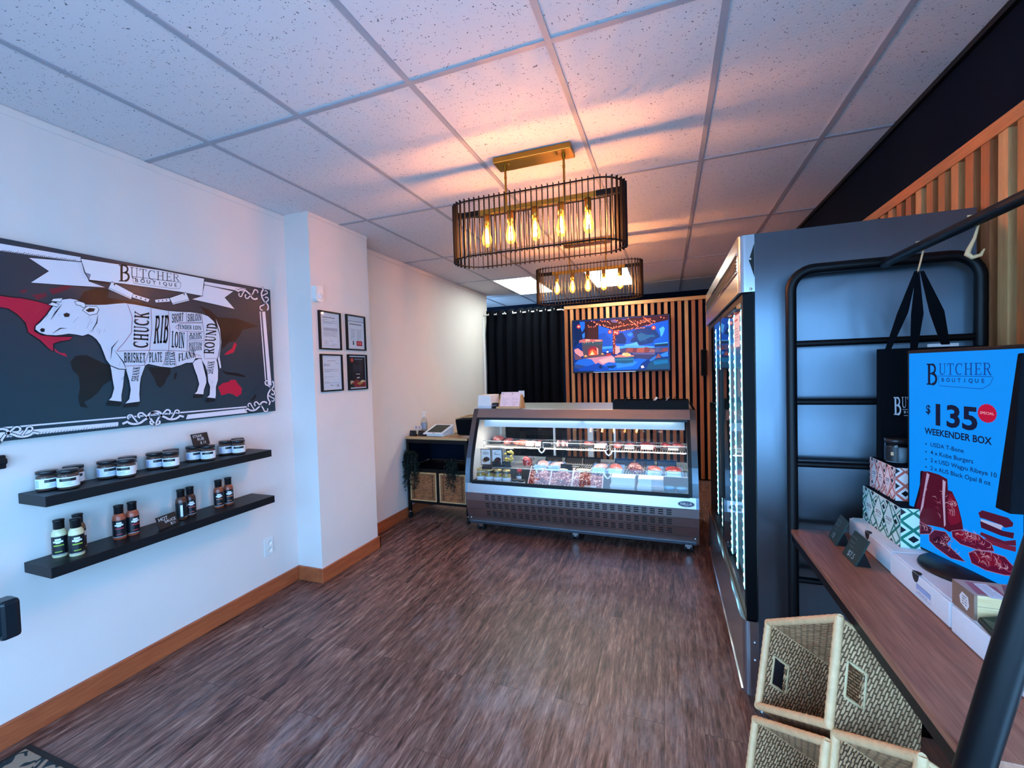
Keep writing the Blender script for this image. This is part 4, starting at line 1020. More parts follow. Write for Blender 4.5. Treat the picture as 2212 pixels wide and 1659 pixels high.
for i in range(40):
    x, y = rn.uniform(80, 300), rn.gauss(328, 6); p.ell(x, y*ky, 4, 4, rn.choice(['#ffd0b0', '#c85048', '#e09080']), 6)
p.build('lit_picture', printmat('screen_glow', .3, emit=1.7*SCREEN), t)
MB().box(x0+.3, yt-.001, z0+.003, x0+.9, yt, z0+.010).build('chin_strip', M['steel_h'], t, world=True)

t = thing('wall_speaker', 'slim dark speaker box fixed on the battens near the fridge end', 'speaker', (.463, 6.3, 1.44))
MB().box(.430, 6.25, 1.445, .50, 6.354, 1.795).build('cabinet', M['black_plastic'], t, world=True, bevel=.006)
MB().box(.437, 6.244, 1.455, .493, 6.25, 1.785).build('grille', M['black_cloth'], t, world=True)

def troffer(x0, label):
    y0, y1 = GY[5]+.012, GY[6]-.012
    x0 += .012; x1 = x0+.586
    t = thing('ceiling_light', label, 'ceiling light', ((x0+x1)/2, (y0+y1)/2, HC-.01), 0, 'recessed ceiling lights')
    f = MB(); w = .03
    f.box(x0, y0, HC-.012, x0+w, y1, HC-.004).box(x1-w, y0, HC-.012, x1, y1, HC-.004).box(x0+w, y0, HC-.012, x1-w, y0+w, HC-.004).box(x0+w, y1-w, HC-.012, x1-w, y1, HC-.004)
    f.build('frame', M['white_enamel'], t, world=True)
    mt, tt, bb = newmat('prismatic_diffuser')
    tc = nd(tt, 'ShaderNodeTexCoord'); wv = nd(tt, 'ShaderNodeTexWave', wave_type='BANDS', bands_direction='Y', i_Scale=7.0, i_Distortion=.3); tt.links.new(tc.outputs['Object'], wv.inputs['Vector'])
    mr = nd(tt, 'ShaderNodeMapRange'); mr.inputs['To Min'].default_value = TROFFER*.6; mr.inputs['To Max'].default_value = TROFFER*1.15
    tt.links.new(wv.outputs['Fac'], mr.inputs['Value']); tt.links.new(mr.outputs[0], bb.inputs['Emission Strength'])
    bb.inputs['Emission Color'].default_value = (.86, 1.0, .93, 1)
    MB().box(x0+w, y0+w, HC-.010, x1-w, y1-w, HC-.006).build('diffuser', mt, t, world=True)
TROFFER = 8.0
troffer(GX[3], 'lit recessed ceiling panel over the cream wall side, behind the pendants')
troffer(GX[5], 'lit recessed ceiling panel seen through the cage of the farther pendant')

M['filament'] = emat('glowing_filament', '#ffb27c', 640)
M['bulb'] = glassmat('amber_bulb_glass', '#ffe6bc', 1.0, glow=('#ffa03c', 1.2))
M['halo'] = emat('hot_filament_support', '#ffc488', 60)
def pendant(cx, cy, label):
    t = thing('pendant_light', label, 'pendant light', (cx, cy, 2.24), 0, 'caged pendant lights')
    W = lambda mb, n, mt, par=None, **k: mb.build(n, mt, par or t, world=True, **k)
    W(MB().box(cx-.228, cy-.062, HC-.036, cx+.228, cy+.062, HC-.004), 'canopy', M['brass'], bevel=.003)
    for s in (-1, 1):
        W(MB().cyl((cx+s*.175, cy, 2.548), (cx+s*.175, cy, HC-.036), .0065, n=10).cyl((cx+s*.175, cy, HC-.06), (cx+s*.175, cy, HC-.036), .010, n=10).cyl((cx+s*.175, cy, HC-.11), (cx+s*.175, cy, HC-.095), .008, n=10), 'rod', M['brass'])
        W(MB().ball((cx+s*.14, cy-.03, HC-.041), .007, .007, .007, 8, 6), 'screw_cap', M['brass'])
        W(MB().box(min(cx+s*.352, cx+s*.502), cy-.012, 2.519, max(cx+s*.352, cx+s*.502), cy+.012, 2.549), 'end_arm', M['black_metal'])
    W(MB().box(cx-.352, cy-.012, 2.518, cx+.352, cy+.012, 2.548), 'socket_bar', M['brass'], bevel=.002)
    a, r = .365, .142      # straight half length and end radius of the oval cage
    def oval(f, rr=r):
        L1 = 2*a; L2 = math.pi*rr; P_ = 2*L1+2*L2; d = f*P_
        if d < L1: return (-a+d, -rr)
        d -= L1
        if d < L2: q = -math.pi/2+d/rr; return (a+rr*math.cos(q), rr*math.sin(q))
        d -= L2
        if d < L1: return (a-d, rr)
        d -= L1; q = math.pi/2+d/rr; return (-a+rr*math.cos(q), rr*math.sin(q))
    ZT, ZB = 2.562, 2.247
    for nm, z in (('upper_ring', ZT), ('lower_ring', ZB)):
        W(MB().tube([(cx+u, cy+v, z) for u, v in (oval(i/72, r-.006) for i in range(72))], .0042, 6, True), nm, M['cage_black'])
    for i in range(76):
        u, v = oval((i+.5)/76); u2, v2 = oval((i+.5)/76+.002)
        tx, ty = u2-u, v2-v; l = math.hypot(tx, ty); tx /= l; ty /= l
        m_ = MB(); m_.obox((cx+u, cy+v, (ZT+ZB)/2), (tx*.0014, ty*.0014, 0), (-ty*.0075, tx*.0075, 0), (0, 0, (ZT-ZB)/2+.012))
        W(m_, 'cage_bar', M['cage_black'])
    for k in range(5):
        x = cx+(k-2)*.1525
        W(MB().lathe([(0, .0), (.0185, 0), (.0185, -.07), (.016, -.07), (0, -.066)], (x, cy, 2.518), 16), 'socket', M['brass'])
        bl = W(MB().lathe([(.0125, .0), (.014, -.012), (.020, -.035), (.0285, -.065), (.030, -.085), (.024, -.108), (.010, -.122), (0, -.125)], (x, cy, 2.450), 16), 'bulb', M['bulb'])
        f = MB()
        for q in range(6):
            an = q*math.pi/3; f.cyl((x+.007*math.cos(an), cy+.007*math.sin(an), 2.425), (x+.012*math.cos(an+.5), cy+.012*math.sin(an+.5), 2.35), .0011, n=5)
        W(f, 'filament', M['filament'], bl)
        W(MB().lathe([(0, .0), (.003, 0), (.006, -.02), (.003, -.085), (0, -.086)], (x, cy, 2.44), 8), 'filament_stem', M['halo'], bl)
    return t
pendant(-.70, 2.392, 'oval black caged pendant light with five bulbs, the nearer and larger looking one')
pendant(-.706, 4.165, 'oval black caged pendant light with five bulbs, hanging farther back over the counter')

# ---------------------------------------------------------------- black rolling cart in the corner
t = thing('rolling_cart', 'black metal rolling cart with a wooden top against the cream wall', 'cart', (-2.30, 4.2, 0))
x0, x1, y0, y1 = -2.695, -1.95, 3.95, 4.46
MB().box(x0, y0, .872, x1, y1, .898).build('wooden_top', M['maple'], t, world=True, bevel=.003)
for x in (x0+.005, x1-.035):
    for y in (y0+.005, y1-.035):
        MB().box(x, y, .085, x+.03, y+.03, .872).build('leg', M['black_metal'], t, world=True)
        c = MB().cyl((x+.015, y+.015, .07), (x+.015, y+.015, .085), .012, n=10); c = c.build('caster', M['chrome'], t, world=True)
        MB().cyl((x+.003, y+.02, .032), (x+.027, y+.02, .032), .032, n=18).build('wheel', M['rubber'], c, world=True)
for z, h in ((.832, .04), (.525, .03), (.175, .03)):
    MB().box(x0+.035, y0+.008, z, x1-.035, y0+.03, z+h).box(x0+.035, y1-.03, z, x1-.035, y1-.008, z+h).box(x0+.008, y0+.035, z, x0+.03, y1-.035, z+h).box(x1-.03, y0+.035, z, x1-.008, y1-.035, z+h).build('cross_rail', M['black_metal'], t, world=True)
for z in (.53, .19): MB().box(x0+.03, y0+.03, z, x1-.03, y1-.03, z+.012).build('shelf_board', M['black_metal'], t, world=True)
MB().box(x0+.03, y1-.04, .56, x1-.03, y1-.03, .83).build('back_panel', M['navy'], t, world=True)
MB().box(x0+.004, y0+.035, .56, x0+.008, y1-.035, .83).build('side_panel', M['navy'], t, world=True)  # dark sheet added to keep the inside of the cart dark
MB().box(-2.33, y0+.01, .205, -2.30, y1-.01, .53).build('divider', M['black_metal'], t, world=True)

def wicker_mat(name, c1, c2, sx, sy, axes):
    mt, tt, bb = newmat(name)
    tc = nd(tt, 'ShaderNodeTexCoord')
    sp = nd(tt, 'ShaderNodeSeparateXYZ'); tt.links.new(tc.outputs['UV'], sp.inputs[0])
    cb = nd(tt, 'ShaderNodeTexBrick', offset=.5, offset_frequency=2)
    for k, v in {'Scale': 1.0, 'Mortar Size': .0030, 'Mortar Smooth': 1.0, 'Brick Width': sx, 'Row Height': sy}.items(): cb.inputs[k].default_value = v
    tt.links.new(tc.outputs['UV'], cb.inputs['Vector'])
    cb.inputs['Color1'].default_value = lin(c1); cb.inputs['Color2'].default_value = lin(c2); cb.inputs['Mortar'].default_value = lin('#5c4028')
    nz = nd(tt, 'ShaderNodeTexNoise', i_Scale=60.0, i_Detail=3.0); tt.links.new(tc.outputs['UV'], nz.inputs['Vector'])
    mx = nd(tt, 'ShaderNodeMix', data_type='RGBA', blend_type='MULTIPLY'); mx.inputs['Factor'].default_value = .3
    tt.links.new(cb.outputs['Color'], mx.inputs['A']); tt.links.new(nz.outputs['Fac'], mx.inputs['B'])
    br = nd(tt, 'ShaderNodeMix', data_type='RGBA', blend_type='ADD'); br.inputs['Factor'].default_value = .25; tt.links.new(mx.outputs['Result'], br.inputs['A']); tt.links.new(cb.outputs['Color'], br.inputs['B'])
    tt.links.new(br.outputs['Result'], bb.inputs['Base Color']); bb.inputs['Roughness'].default_value = .65
    iv = nd(tt, 'ShaderNodeMath', operation='SUBTRACT'); iv.inputs[0].default_value = 1; tt.links.new(cb.outputs['Fac'], iv.inputs[1])
    bp = nd(tt, 'ShaderNodeBump', i_Strength=.9, i_Distance=.004); tt.links.new(iv.outputs[0], bp.inputs['Height']); tt.links.new(bp.outputs[0], bb.inputs['Normal'])
    return mt
M['wicker'] = wicker_mat('woven_wicker', '#b89a72', '#8d7050', .026, .009, 0)
M['wicker_warm'] = wicker_mat('woven_wicker_warm', '#bc7444', '#8c5230', .034, .011, 0)
M['cane'] = mat('wrapped_cane', '#e6b482', .5, var=.22, scale=45, stretch=(1, 1, 1), bump=.5, bscale=240)

def panel_uv(o):
    """metric UVs from the two longest axes of each flat side"""
    me = o.data; uv = me.uv_layers.new(name='UVMap')
    for pl in me.polygons:
        n = pl.normal; x = V((0, 0, 1)).cross(n)
        x = x.normalized() if x.length > .1 else V((1, 0, 0)); y = n.cross(x)
        for li in pl.loop_indices:
            c = me.vertices[me.loops[li].vertex_index].co; uv.data[li].uv = (c.dot(x)+5, c.dot(y)+5)

for k, (a, b, lab) in enumerate(((-2.655, -2.335, 'woven wicker basket in the cart, half covered by the hanging plant'), (-2.295, -1.985, 'woven wicker basket in the cart, next to the glass meat counter'))):
    d = thing('storage_basket', lab, 'basket', ((a+b)/2, 4.2, .203), 0, 'wicker baskets in the cart')
    o = MB().box(a, 3.962, .204, b, 4.40, .515).build('woven_body', M['wicker_warm'], d, world=True, bevel=.006); panel_uv(o)
    for z in (.209, .506): MB().tube([(a, 3.96, z), (b, 3.96, z)], .009, 8).build('rim', mat('drawer_rim', '#c49a6a', .5, var=.2), d, world=True)
    for x in (a+.006, b-.006): MB().tube([(x, 3.96, .209), (x, 3.96, .506)], .009, 8).build('rim', mat('drawer_rim', '#c49a6a', .5, var=.2), d, world=True)
    hl = MB()
    for x in (a+.045, b-.045):
        for j in range(15): hl.box(x-.004, 3.957, .232+j*.0175, x+.004, 3.961, .242+j*.0175)
    hl.build('woven_gaps', mat('dark_gap', '#2c1a10', .9), d, world=True)

leaf_m = mat('dark_green_leaf', '#10201c', .6, var=.4, scale=25)
def plant(c, spread, strands, lab, seed, side):
    rn = random.Random(seed); t = thing('trailing_plant', lab, 'plant', c)
    st = MB(); lf = MB()
    for k in range(strands):
        a = rn.uniform(*side); L = rn.uniform(.12, spread[2]); r = rn.uniform(.3, 1)
        pts = []
        for i in range(7):
            f = i/6
            pts.append((c[0]+math.cos(a)*spread[0]*r*min(1, f*1.6), c[1]+math.sin(a)*spread[1]*r*min(1, f*1.6), c[2]+.06*math.sin(f*2.2)-L*f*f))
        pts = [(max(q[0], -2.715), min(q[1], 3.945) if q[2] < .86 else q[1], q[2]) for q in pts]
        st.tube(pts, .0014, 4)
        for i in range(1, 7):
            for j in range(5):
                q = V(pts[i])+V((rn.uniform(-.02, .02), rn.uniform(-.02, .012), rn.uniform(-.02, .02)))
                q.x = max(q.x, -2.71)
                d = V((rn.uniform(-1, 1), rn.uniform(-1, .2), rn.uniform(-1, .5))).normalized()*.014; x, y = basis(d)
                lf.add([q-d, q+x*.007, q+d, q-x*.007], [(0, 1, 2, 3)])
    s = st.build('stems', leaf_m, t, world=True); l = lf.build('foliage', leaf_m, t, world=True)
    MB().lathe([(0, 0), (.04, 0), (.05, .075), (.043, .075), (.04, .06), (0, .06)], (c[0]+.0, c[1]+.06, .542), 16).build('pot', M['black_plastic'], t, world=True)
plant((-2.62, 3.93, .71), (.10, .05, .42), 80, 'dark trailing plant spilling over the front post of the cart', 2, (math.pi*.7, math.pi*2.1))
plant((-2.13, 3.935, .64), (.08, .02, .36), 26, 'thin trailing plant hanging over the second wicker basket of the cart', 5, (math.pi, math.pi*2))

ZC = .898
t = thing('till_tablet', 'white checkout tablet on its wedge stand on the cart top', 'tablet', (-2.36, 4.10, ZC))
MB().hexa([(-2.47, 4.02, ZC), (-2.26, 4.02, ZC), (-2.23, 4.22, ZC), (-2.42, 4.22, ZC), (-2.47, 4.02, ZC+.02), (-2.26, 4.02, ZC+.02), (-2.23, 4.18, ZC+.085), (-2.42, 4.18, ZC+.085)]).build('stand', M['white_plastic'], t, world=True, bevel=.006)
q = [V((-2.50, 3.995, ZC+.022)), V((-2.265, 3.995, ZC+.022)), V((-2.20, 4.165, ZC+.105)), V((-2.435, 4.165, ZC+.105))]
n_ = (q[1]-q[0]).cross(q[3]-q[0]).normalized()
MB().hexa(q+[p_+n_*.012 for p_ in q]).build('tablet_body', M['white_plastic'], t, world=True, bevel=.003)
cc = sum(q, V((0, 0, 0)))/4
MB().add([cc+(p_-cc)*.76+n_*.0125+(q[3]-q[0])*.03 for p_ in q], [(0, 1, 2, 3)]).build('screen', mat('dark_screen', '#12281e', .15), t, world=True)
MB().add([q[0]*.56+q[1]*.44+n_*.0126+(q[3]-q[0])*.05, q[0]*.4+q[1]*.6+n_*.0126+(q[3]-q[0])*.05, q[0]*.4+q[1]*.6+n_*.0126+(q[3]-q[0])*.08, q[0]*.56+q[1]*.44+n_*.0126+(q[3]-q[0])*.08], [(0, 1, 2, 3)]).build('card_slot', M['rubber'], t, world=True)
tag(MB().tube([(-2.22, 4.2, ZC+.012), (-2.14, 4.26, ZC+.01), (-2.1, 4.18, ZC+.006), (-2.05, 4.16, ZC+.006), (-2.03, 4.3, ZC+.006), (-2.12, 4.4, ZC+.006)], .005, 6).build('cable', M['rubber']), 'black cable curling behind the white checkout tablet', 'cable')
t = thing('sanitizer_bottle', 'clear pump bottle of sanitizer beside the checkout tablet on the cart', 'bottle', (-2.62, 4.22, ZC))
MB().lathe([(0, .002), (.036, .002), (.038, .008), (.038, .14), (.030, .165), (.014, .178), (.014, .19)], (-2.62, 4.22, ZC), 20).build('body', M['jar_glass'], t, world=True)
MB().lathe([(0, .006), (.034, .006), (.034, .12), (0, .12)], (-2.62, 4.22, ZC), 16).build('gel', glassmat('clear_gel', '#dfe8ee', .6), t, world=True)
MB().lathe([(.0385, .05), (.0385, .12)], (-2.62, 4.22, ZC), 12, a0=R(-150), a1=R(-20)).build('label', mat('grey_blue_label', '#8e9cb0', .5), t, world=True)
MB().lathe([(0, .21), (.012, .21), (.016, .2), (.016, .186), (0, .186)], (-2.62, 4.22, ZC), 14).cyl((-2.62, 4.22, ZC+.2), (-2.62, 4.22, ZC+.235), .004, n=8).obox((-2.605, 4.215, ZC+.238), (.024, -.006, 0), (.002, .008, 0), (0, 0, .005)).build('pump', M['white_plastic'], t, world=True)
chalk_card('price_card', 'small black handwritten card at the near corner of the cart top', (-2.675, 4.0, ZC), (-2.59, 3.985, ZC), .062, R(12), [('- - -', .12, .68, .14), ('- - - -', .12, .42, .14), ('- - -', .4, .14, .14)], foot=True)
chalk_card('price_card', 'small black handwritten card half behind the checkout tablet', (-2.585, 4.03, ZC), (-2.49, 4.015, ZC), .058, R(12), [('- - -', .12, .6, .14), ('- - - -', .12, .3, .14)], foot=True)
t = thing('card_holder', 'clear holder with two small red ringed emblems behind the black cards', 'card holder', (-2.62, 4.10, ZC))
MB().box(-2.675, 4.10, ZC, -2.575, 4.106, ZC+.10).build('acrylic', M['glass'], t, world=True)
p = Print((-2.675, 4.0995, ZC), (1, 0, 0), (0, 0, 1), .001, .0003)
p.rect(4, 66, 96, 98, '#e8ddd8'); p.L = 2
for x in (28, 70): p.L = 2; p.ell(x, 82, 15, 14, '#b8323a'); p.L = 3; p.ell(x, 82, 11, 10, '#ecdcd6'); p.L = 4; p.ell(x, 82, 6, 6, '#26222a')
p.build('emblem_card', M['ink'], t)
t = thing('black_bag', 'squat black bag with a wooden rim standing at the back of the cart', 'bag', (-2.06, 4.3, ZC))
MB().hexa([(-2.17, 4.16, ZC), (-1.97, 4.16, ZC), (-1.97, 4.33, ZC), (-2.17, 4.33, ZC), (-2.185, 4.14, ZC+.17), (-1.96, 4.14, ZC+.175), (-1.96, 4.35, ZC+.175), (-2.185, 4.35, ZC+.17)]).build('body', M['black_cloth'], t, world=True, bevel=.015)
MB().tube([(-2.18, 4.15, ZC+.178), (-2.1, 4.15, ZC+.196), (-1.97, 4.15, ZC+.20)], .008, 8).tube([(-2.18, 4.34, ZC+.178), (-2.1, 4.34, ZC+.198), (-1.97, 4.34, ZC+.205)], .008, 8).build('wooden_rim', M['maple'], t, world=True)
tag(MB().hexa([(-2.06, 4.02, ZC+.0005), (-1.965, 4.01, ZC+.0005), (-1.955, 4.1, ZC+.0005), (-2.04, 4.11, ZC+.0005), (-2.06, 4.02, ZC+.0015), (-1.965, 4.01, ZC+.0015), (-1.955, 4.1, ZC+.0015), (-2.04, 4.11, ZC+.0015)]).build('paper_slip', M['paper']), 'white paper slip lying in front of the black bag on the cart', 'paper')

# ---------------------------------------------------------------- refrigerated meat counter
CX0, CX1, CYB = -1.87, .225, 4.80
GP = [(3.725, .505), (3.735, .62), (3.768, .74), (3.818, .87), (3.876, 1.0), (3.934, 1.118)]     # curved glass, bottom to top
LP = [(3.725, .505), (3.712, .415), (3.722, .335), (3.743, .252), (3.768, .168), (3.785, .098)]  # stepped lower front, top to bottom
DECK = .475
case = thing('display_case', 'curved glass stainless steel meat counter on casters facing the shop floor', 'display case', (-.82, 4.25, 0))
def W(mb, n, mt, par=None, **k): return mb.build(n, mt, par or case, world=True, **k)
side = [(CYB, .098)]+LP[::-1]+GP[1:]+[(3.985, 1.20), (CYB, 1.20)]
for x, s in ((CX0, 1), (CX1, -1)):
    W(MB().prism(side, lambda u, v, d: (d, u, v), x, x+s*.022), 'end_panel', M['steel'])
    lin_ = [(CYB-.02, DECK)]+[(y+.012, z) for y, z in GP if z > DECK]+[(4.0, 1.16), (CYB-.02, 1.16)]
    W(MB().prism(lin_, lambda u, v, d: (d, u, v), x+s*.0225, x+s*.028), 'end_lining', M['white_enamel'])
    # bright steel edge strips that frame the curved glass
    e = MB()
    q = GP+[(3.985, 1.20)]
    for (y0, z0), (y1, z1) in zip(q, q[1:]):
        e.hexa([(x, y0-.004, z0), (x+s*.048, y0-.004, z0), (x+s*.048, y0+.01, z0), (x, y0+.01, z0), (x, y1-.004, z1), (x+s*.048, y1-.004, z1), (x+s*.048, y1+.01, z1), (x, y1+.01, z1)])
    W(e, 'edge_strip', M['steel'])
    e = MB()
    for (y0, z0), (y1, z1) in zip(GP, GP[1:]):
        a, b = sorted((x+s*.048, x+s*.078))
        e.hexa([(a, y0-.002, z0), (b, y0-.002, z0), (b, y0+.008, z0), (a, y0+.008, z0), (a, y1-.002, z1), (b, y1-.002, z1), (b, y1+.008, z1), (a, y1+.008, z1)])
    W(e, 'black_edge', M['black_plastic'])
W(MB().hexa([(CX0, 3.93, 1.118), (CX1, 3.93, 1.118), (CX1, 3.96, 1.118), (CX0, 3.96, 1.118), (CX0, 3.985, 1.198), (CX1, 3.985, 1.198), (CX1, 4.0, 1.198), (CX0, 4.0, 1.198)]), 'front_rail', M['steel_h'], bevel=.003)
W(MB().box(CX0, 3.985, 1.17, CX1, CYB, 1.20), 'counter_top', M['steel_h'], bevel=.004)
g_ = MB(); n = len(GP); vs = []
for y, z in GP: vs += [(CX0+.07, y+.003, z), (CX1-.07, y+.003, z)]
g_.add(vs, [(2*i, 2*i+1, 2*i+3, 2*i+2) for i in range(n-1)], 0, True)
W(g_, 'curved_glass', M['glass'])
W(MB().box(CX0+.07, 3.914, 1.098, CX1-.07, 3.928, 1.120).box(CX0+.07, 3.722, .500, CX1-.07, 3.736, .532), 'black_border', M['black_plastic'])
e = MB()
for (y0, z0), (y1, z1) in zip(LP, LP[1:]):
    e.hexa([(CX0, y1, z1), (CX1, y1, z1), (CX1, y1+.02, z1), (CX0, y1+.02, z1), (CX0, y0, z0-.002), (CX1, y0, z0-.002), (CX1, y0+.02, z0-.002), (CX0, y0+.02, z0-.002)])
s_ = e
for k in (1, 2, 3):
    (y0, z0), (y1, z1) = LP[k], LP[k+1]; d = V((0, y1-y0, z1-z0)); nn = V((0, -1, 0)); nn = (nn-d*(nn.dot(d)/d.dot(d))).normalized()
    for r in range(3):
        f = .27+.23*r
        for c_ in range(26):
            x = -1.645+c_*(1.64/25)
            s_.obox(V((x, y0, z0))+d*f+nn*.0002, (.0195, 0, 0), d*.06, nn*.0009, 1)
W(s_, 'lower_front', [M['steel_h'], M['rubber']])
sc_ = MB()
for x in (CX0+.03, CX1-.03):
    for y, z in ((3.722, .385), (3.772, .15)): sc_.ball((x, y-.002, z), .007, .004, .007, 10, 6)
W(sc_, 'screws', M['chrome'])
p = Print((.128, 3.7165, .452), (1, 0, 0), V((0, .145, 1)).normalized(), .001, .0004)
p.ell(0, 0, 66, 26, '#e8e8e8', 28); p.L = 2; p.ell(0, 0, 62, 22.5, '#14284e', 28); p.L = 3; p.text('NELLA', 0, -8, 19, '#f4f4f4', w=86, mid=True); p.rect(-16, -16, 16, -14, '#c8ccd6')
W(p.mb, 'maker_badge', M['ink_gloss'])
W(MB().box(CX0+.03, CYB-.02, DECK, CX1-.03, CYB-.005, .56).box(CX0+.03, CYB-.02, 1.10, CX1-.03, CYB-.005, 1.17).box(-.85, CYB-.03, .56, -.79, CYB-.005, 1.10), 'rear_frame', M['white_enamel'])
for a, b in ((CX0+.03, -.85), (-.79, CX1-.03)): W(MB().box(a, CYB-.014, .56, b, CYB-.010, 1.10), 'rear_sliding_glass', M['glass'])
W(MB().box(CX0+.03, 3.735, .455, CX1-.03, CYB-.02, DECK).box(CX0+.02, 3.76, .10, CX1-.02, CYB, .12).box(CX0+.02, CYB-.02, .10, CX1-.02, CYB, .47), 'steel_deck', M['steel'])
# light canopy and tube
W(MB().hexa([(CX0+.10, 3.992, 1.02), (CX1-.09, 3.992, 1.02), (CX1-.09, 4.30, 1.05), (CX0+.10, 4.30, 1.05), (CX0+.10, 4.012, 1.088), (CX1-.09, 4.012, 1.088), (CX1-.09, 4.30, 1.165), (CX0+.10, 4.30, 1.165)]), 'light_canopy', M['white_enamel'])
W(MB().cyl((CX0+.16, 3.99, 1.118), (CX1-.17, 3.99, 1.118), .010, n=14), 'light_tube', emat('cool_tube', '#e4f2f2', 3.0))
h_ = MB()
for x in (CX0+.10, -.78, CX1-.14): h_.box(x, 3.972, 1.092, x+.03, 4.02, 1.135)
W(h_, 'tube_clips', M['white_plastic'])
W(MB().box(CX0+.12, 4.02, 1.0185, CX1-.11, 4.045, 1.0195), 'under_canopy_strip', emat('canopy_led', '#fff6ea', 18))
# wire shelves
SECT = [(-1.835, -1.205), (-1.185, -.545), (-.525, .165)]
US, MS = .80, .605
for z, y0, y1, nm in ((US, 4.10, 4.60, 'upper'), (MS, 4.0, 4.60, 'lower')):
    for x0, x1 in SECT:
        r = MB()
        k = int((x1-x0)/.021)
        for i in range(k+1): r.cyl((x0+(x1-x0)*i/k, y0, z), (x0+(x1-x0)*i/k, y1, z), .0018, n=5)
        for y in (y0, (y0+y1)/2, y1): r.cyl((x0, y, z-.003), (x1, y, z-.003), .0035, n=6)
        if nm == 'upper': r.tube([(x0+.004, y0, z), (x0+.004, y0-.008, z+.055), (x1-.004, y0-.008, z+.055), (x1-.004, y0, z)], .0038, 6)
        W(r, 'wire_shelf', M['white_enamel'])
        if nm == 'upper': W(MB().box(x0+.02, y0+.005, z-.012, x1-.02, y0+.022, z-.008), 'shelf_light_strip', emat('shelf_led', '#fff6ea', 10))
for x in (-1.195, -.535):
    for z, y in ((US, 4.10), (MS, 4.0)): W(MB().tube([(x-.035, y-.004, z-.005), (x-.02, y-.01, z-.035), (x, y-.01, z-.05), (x+.02, y-.01, z-.035), (x+.035, y-.004, z-.005)], .008, 8), 'shelf_hook', M['white_enamel'])
W(MB().box(CX0+.03, 4.602, .5, CX0+.05, 4.63, 1.1).box(CX1-.05, 4.602, .5, CX1-.03, 4.63, 1.1).box(-1.205, 4.602, .475, -1.185, 4.63, 1.1).box(-.545, 4.602, .475, -.525, 4.63, 1.1), 'shelf_standards', M['white_enamel'])
W(MB().box(CX1-.062, 4.0, .90, CX1-.032, 4.02, .915), 'white_tab', M['white_plastic'])
for x in (-1.775, -.82, .145):
    for y in (3.862, 4.70):
        c_ = W(MB().box(x-.03, y-.03, .084, x+.03, y+.03, .092).hexa([(x-.028, y-.02, .035), (x+.028, y-.02, .035), (x+.028, y+.018, .035), (x-.028, y+.018, .035), (x-.024, y-.022, .086), (x+.024, y-.022, .086), (x+.024, y+.022, .086), (x-.024, y+.022, .086)]), 'caster', M['chrome'])
        W(MB().cyl((x-.034, y+.012, .036), (x-.012, y+.012, .036), .036, n=18).cyl((x+.012, y+.012, .036), (x+.034, y+.012, .036), .036, n=18), 'wheel', M['rubber'], c_)

# ---------------------------------------------------------------- what lies in the counter
def meatmat(name, a, b, c, sc=24):
    mt, t, bb = newmat(name)
    tc = nd(t, 'ShaderNodeTexCoord'); nz = nd(t, 'ShaderNodeTexNoise', i_Scale=sc, i_Detail=4.0, i_Distortion=1.6); t.links.new(tc.outputs['Object'], nz.inputs['Vector'])
    rp = nd(t, 'ShaderNodeValToRGB'); e = rp.color_ramp.elements
    e[0].position = .38; e[0].color = lin(a); e[1].position = .66; e[1].color = lin(c); e.new(.53).color = lin(b)
    t.links.new(nz.outputs['Fac'], rp.inputs[0]); t.links.new(rp.outputs[0], bb.inputs['Base Color']); bb.inputs['Roughness'].default_value = .25
    bp = nd(t, 'ShaderNodeBump', i_Strength=.3, i_Distance=.004); t.links.new(nz.outputs['Fac'], bp.inputs['Height']); t.links.new(bp.outputs[0], bb.inputs['Normal'])
    return mt
MEAT = {'pink': meatmat('pink_meat', '#c8584e', '#e08a7c', '#f2c4b8'), 'red': meatmat('red_meat', '#8e2226', '#b8403c', '#eab0a4'), 'marbled': meatmat('marbled_beef', '#6c1a1c', '#98403c', '#ecd6c4', 44), 'salmon': meatmat('orange_pink_fillet', '#e07a60', '#f0a084', '#f6c8b4', 12), 'pale': meatmat('pale_pork', '#e4a89c', '#f0c6bc', '#f8e6de')}
fat = mat('creamy_fat', '#f0e2bc', .4, var=.15, scale=40)
blue_tray = mat('pale_blue_tray', '#8fb6d6', .35, var=.1); blk_tray = mat('black_foam_tray', '#11141b', .5)
def slab(mb, cx, cy, z, rx, ry, h, seed, mi=0):
    """irregular cut of meat, flat underneath"""
    rn = random.Random(seed); n = 18; ph = [rn.uniform(0, 6.28) for _ in range(3)]
    prof = [(.86, 0), (1.0, .35), (.96, .75), (.72, .98), (.3, 1.06), (0, 1.04)]; vs = []
    for r, zz in prof:
        for i in range(n):
            t = 2*math.pi*i/n; w = r*(1+.12*math.sin(2*t+ph[0])+.08*math.sin(3*t+ph[1]))
            vs.append((cx+w*rx*math.cos(t), cy+w*ry*math.sin(t), z+h*zz*(1+.15*math.sin(t+ph[2]))))
    fs = [(k*n+i, k*n+(i+1) % n, (k+1)*n+(i+1) % n, (k+1)*n+i) for k in range(len(prof)-1) for i in range(n)]
    return mb.add(vs, fs, mi, True)
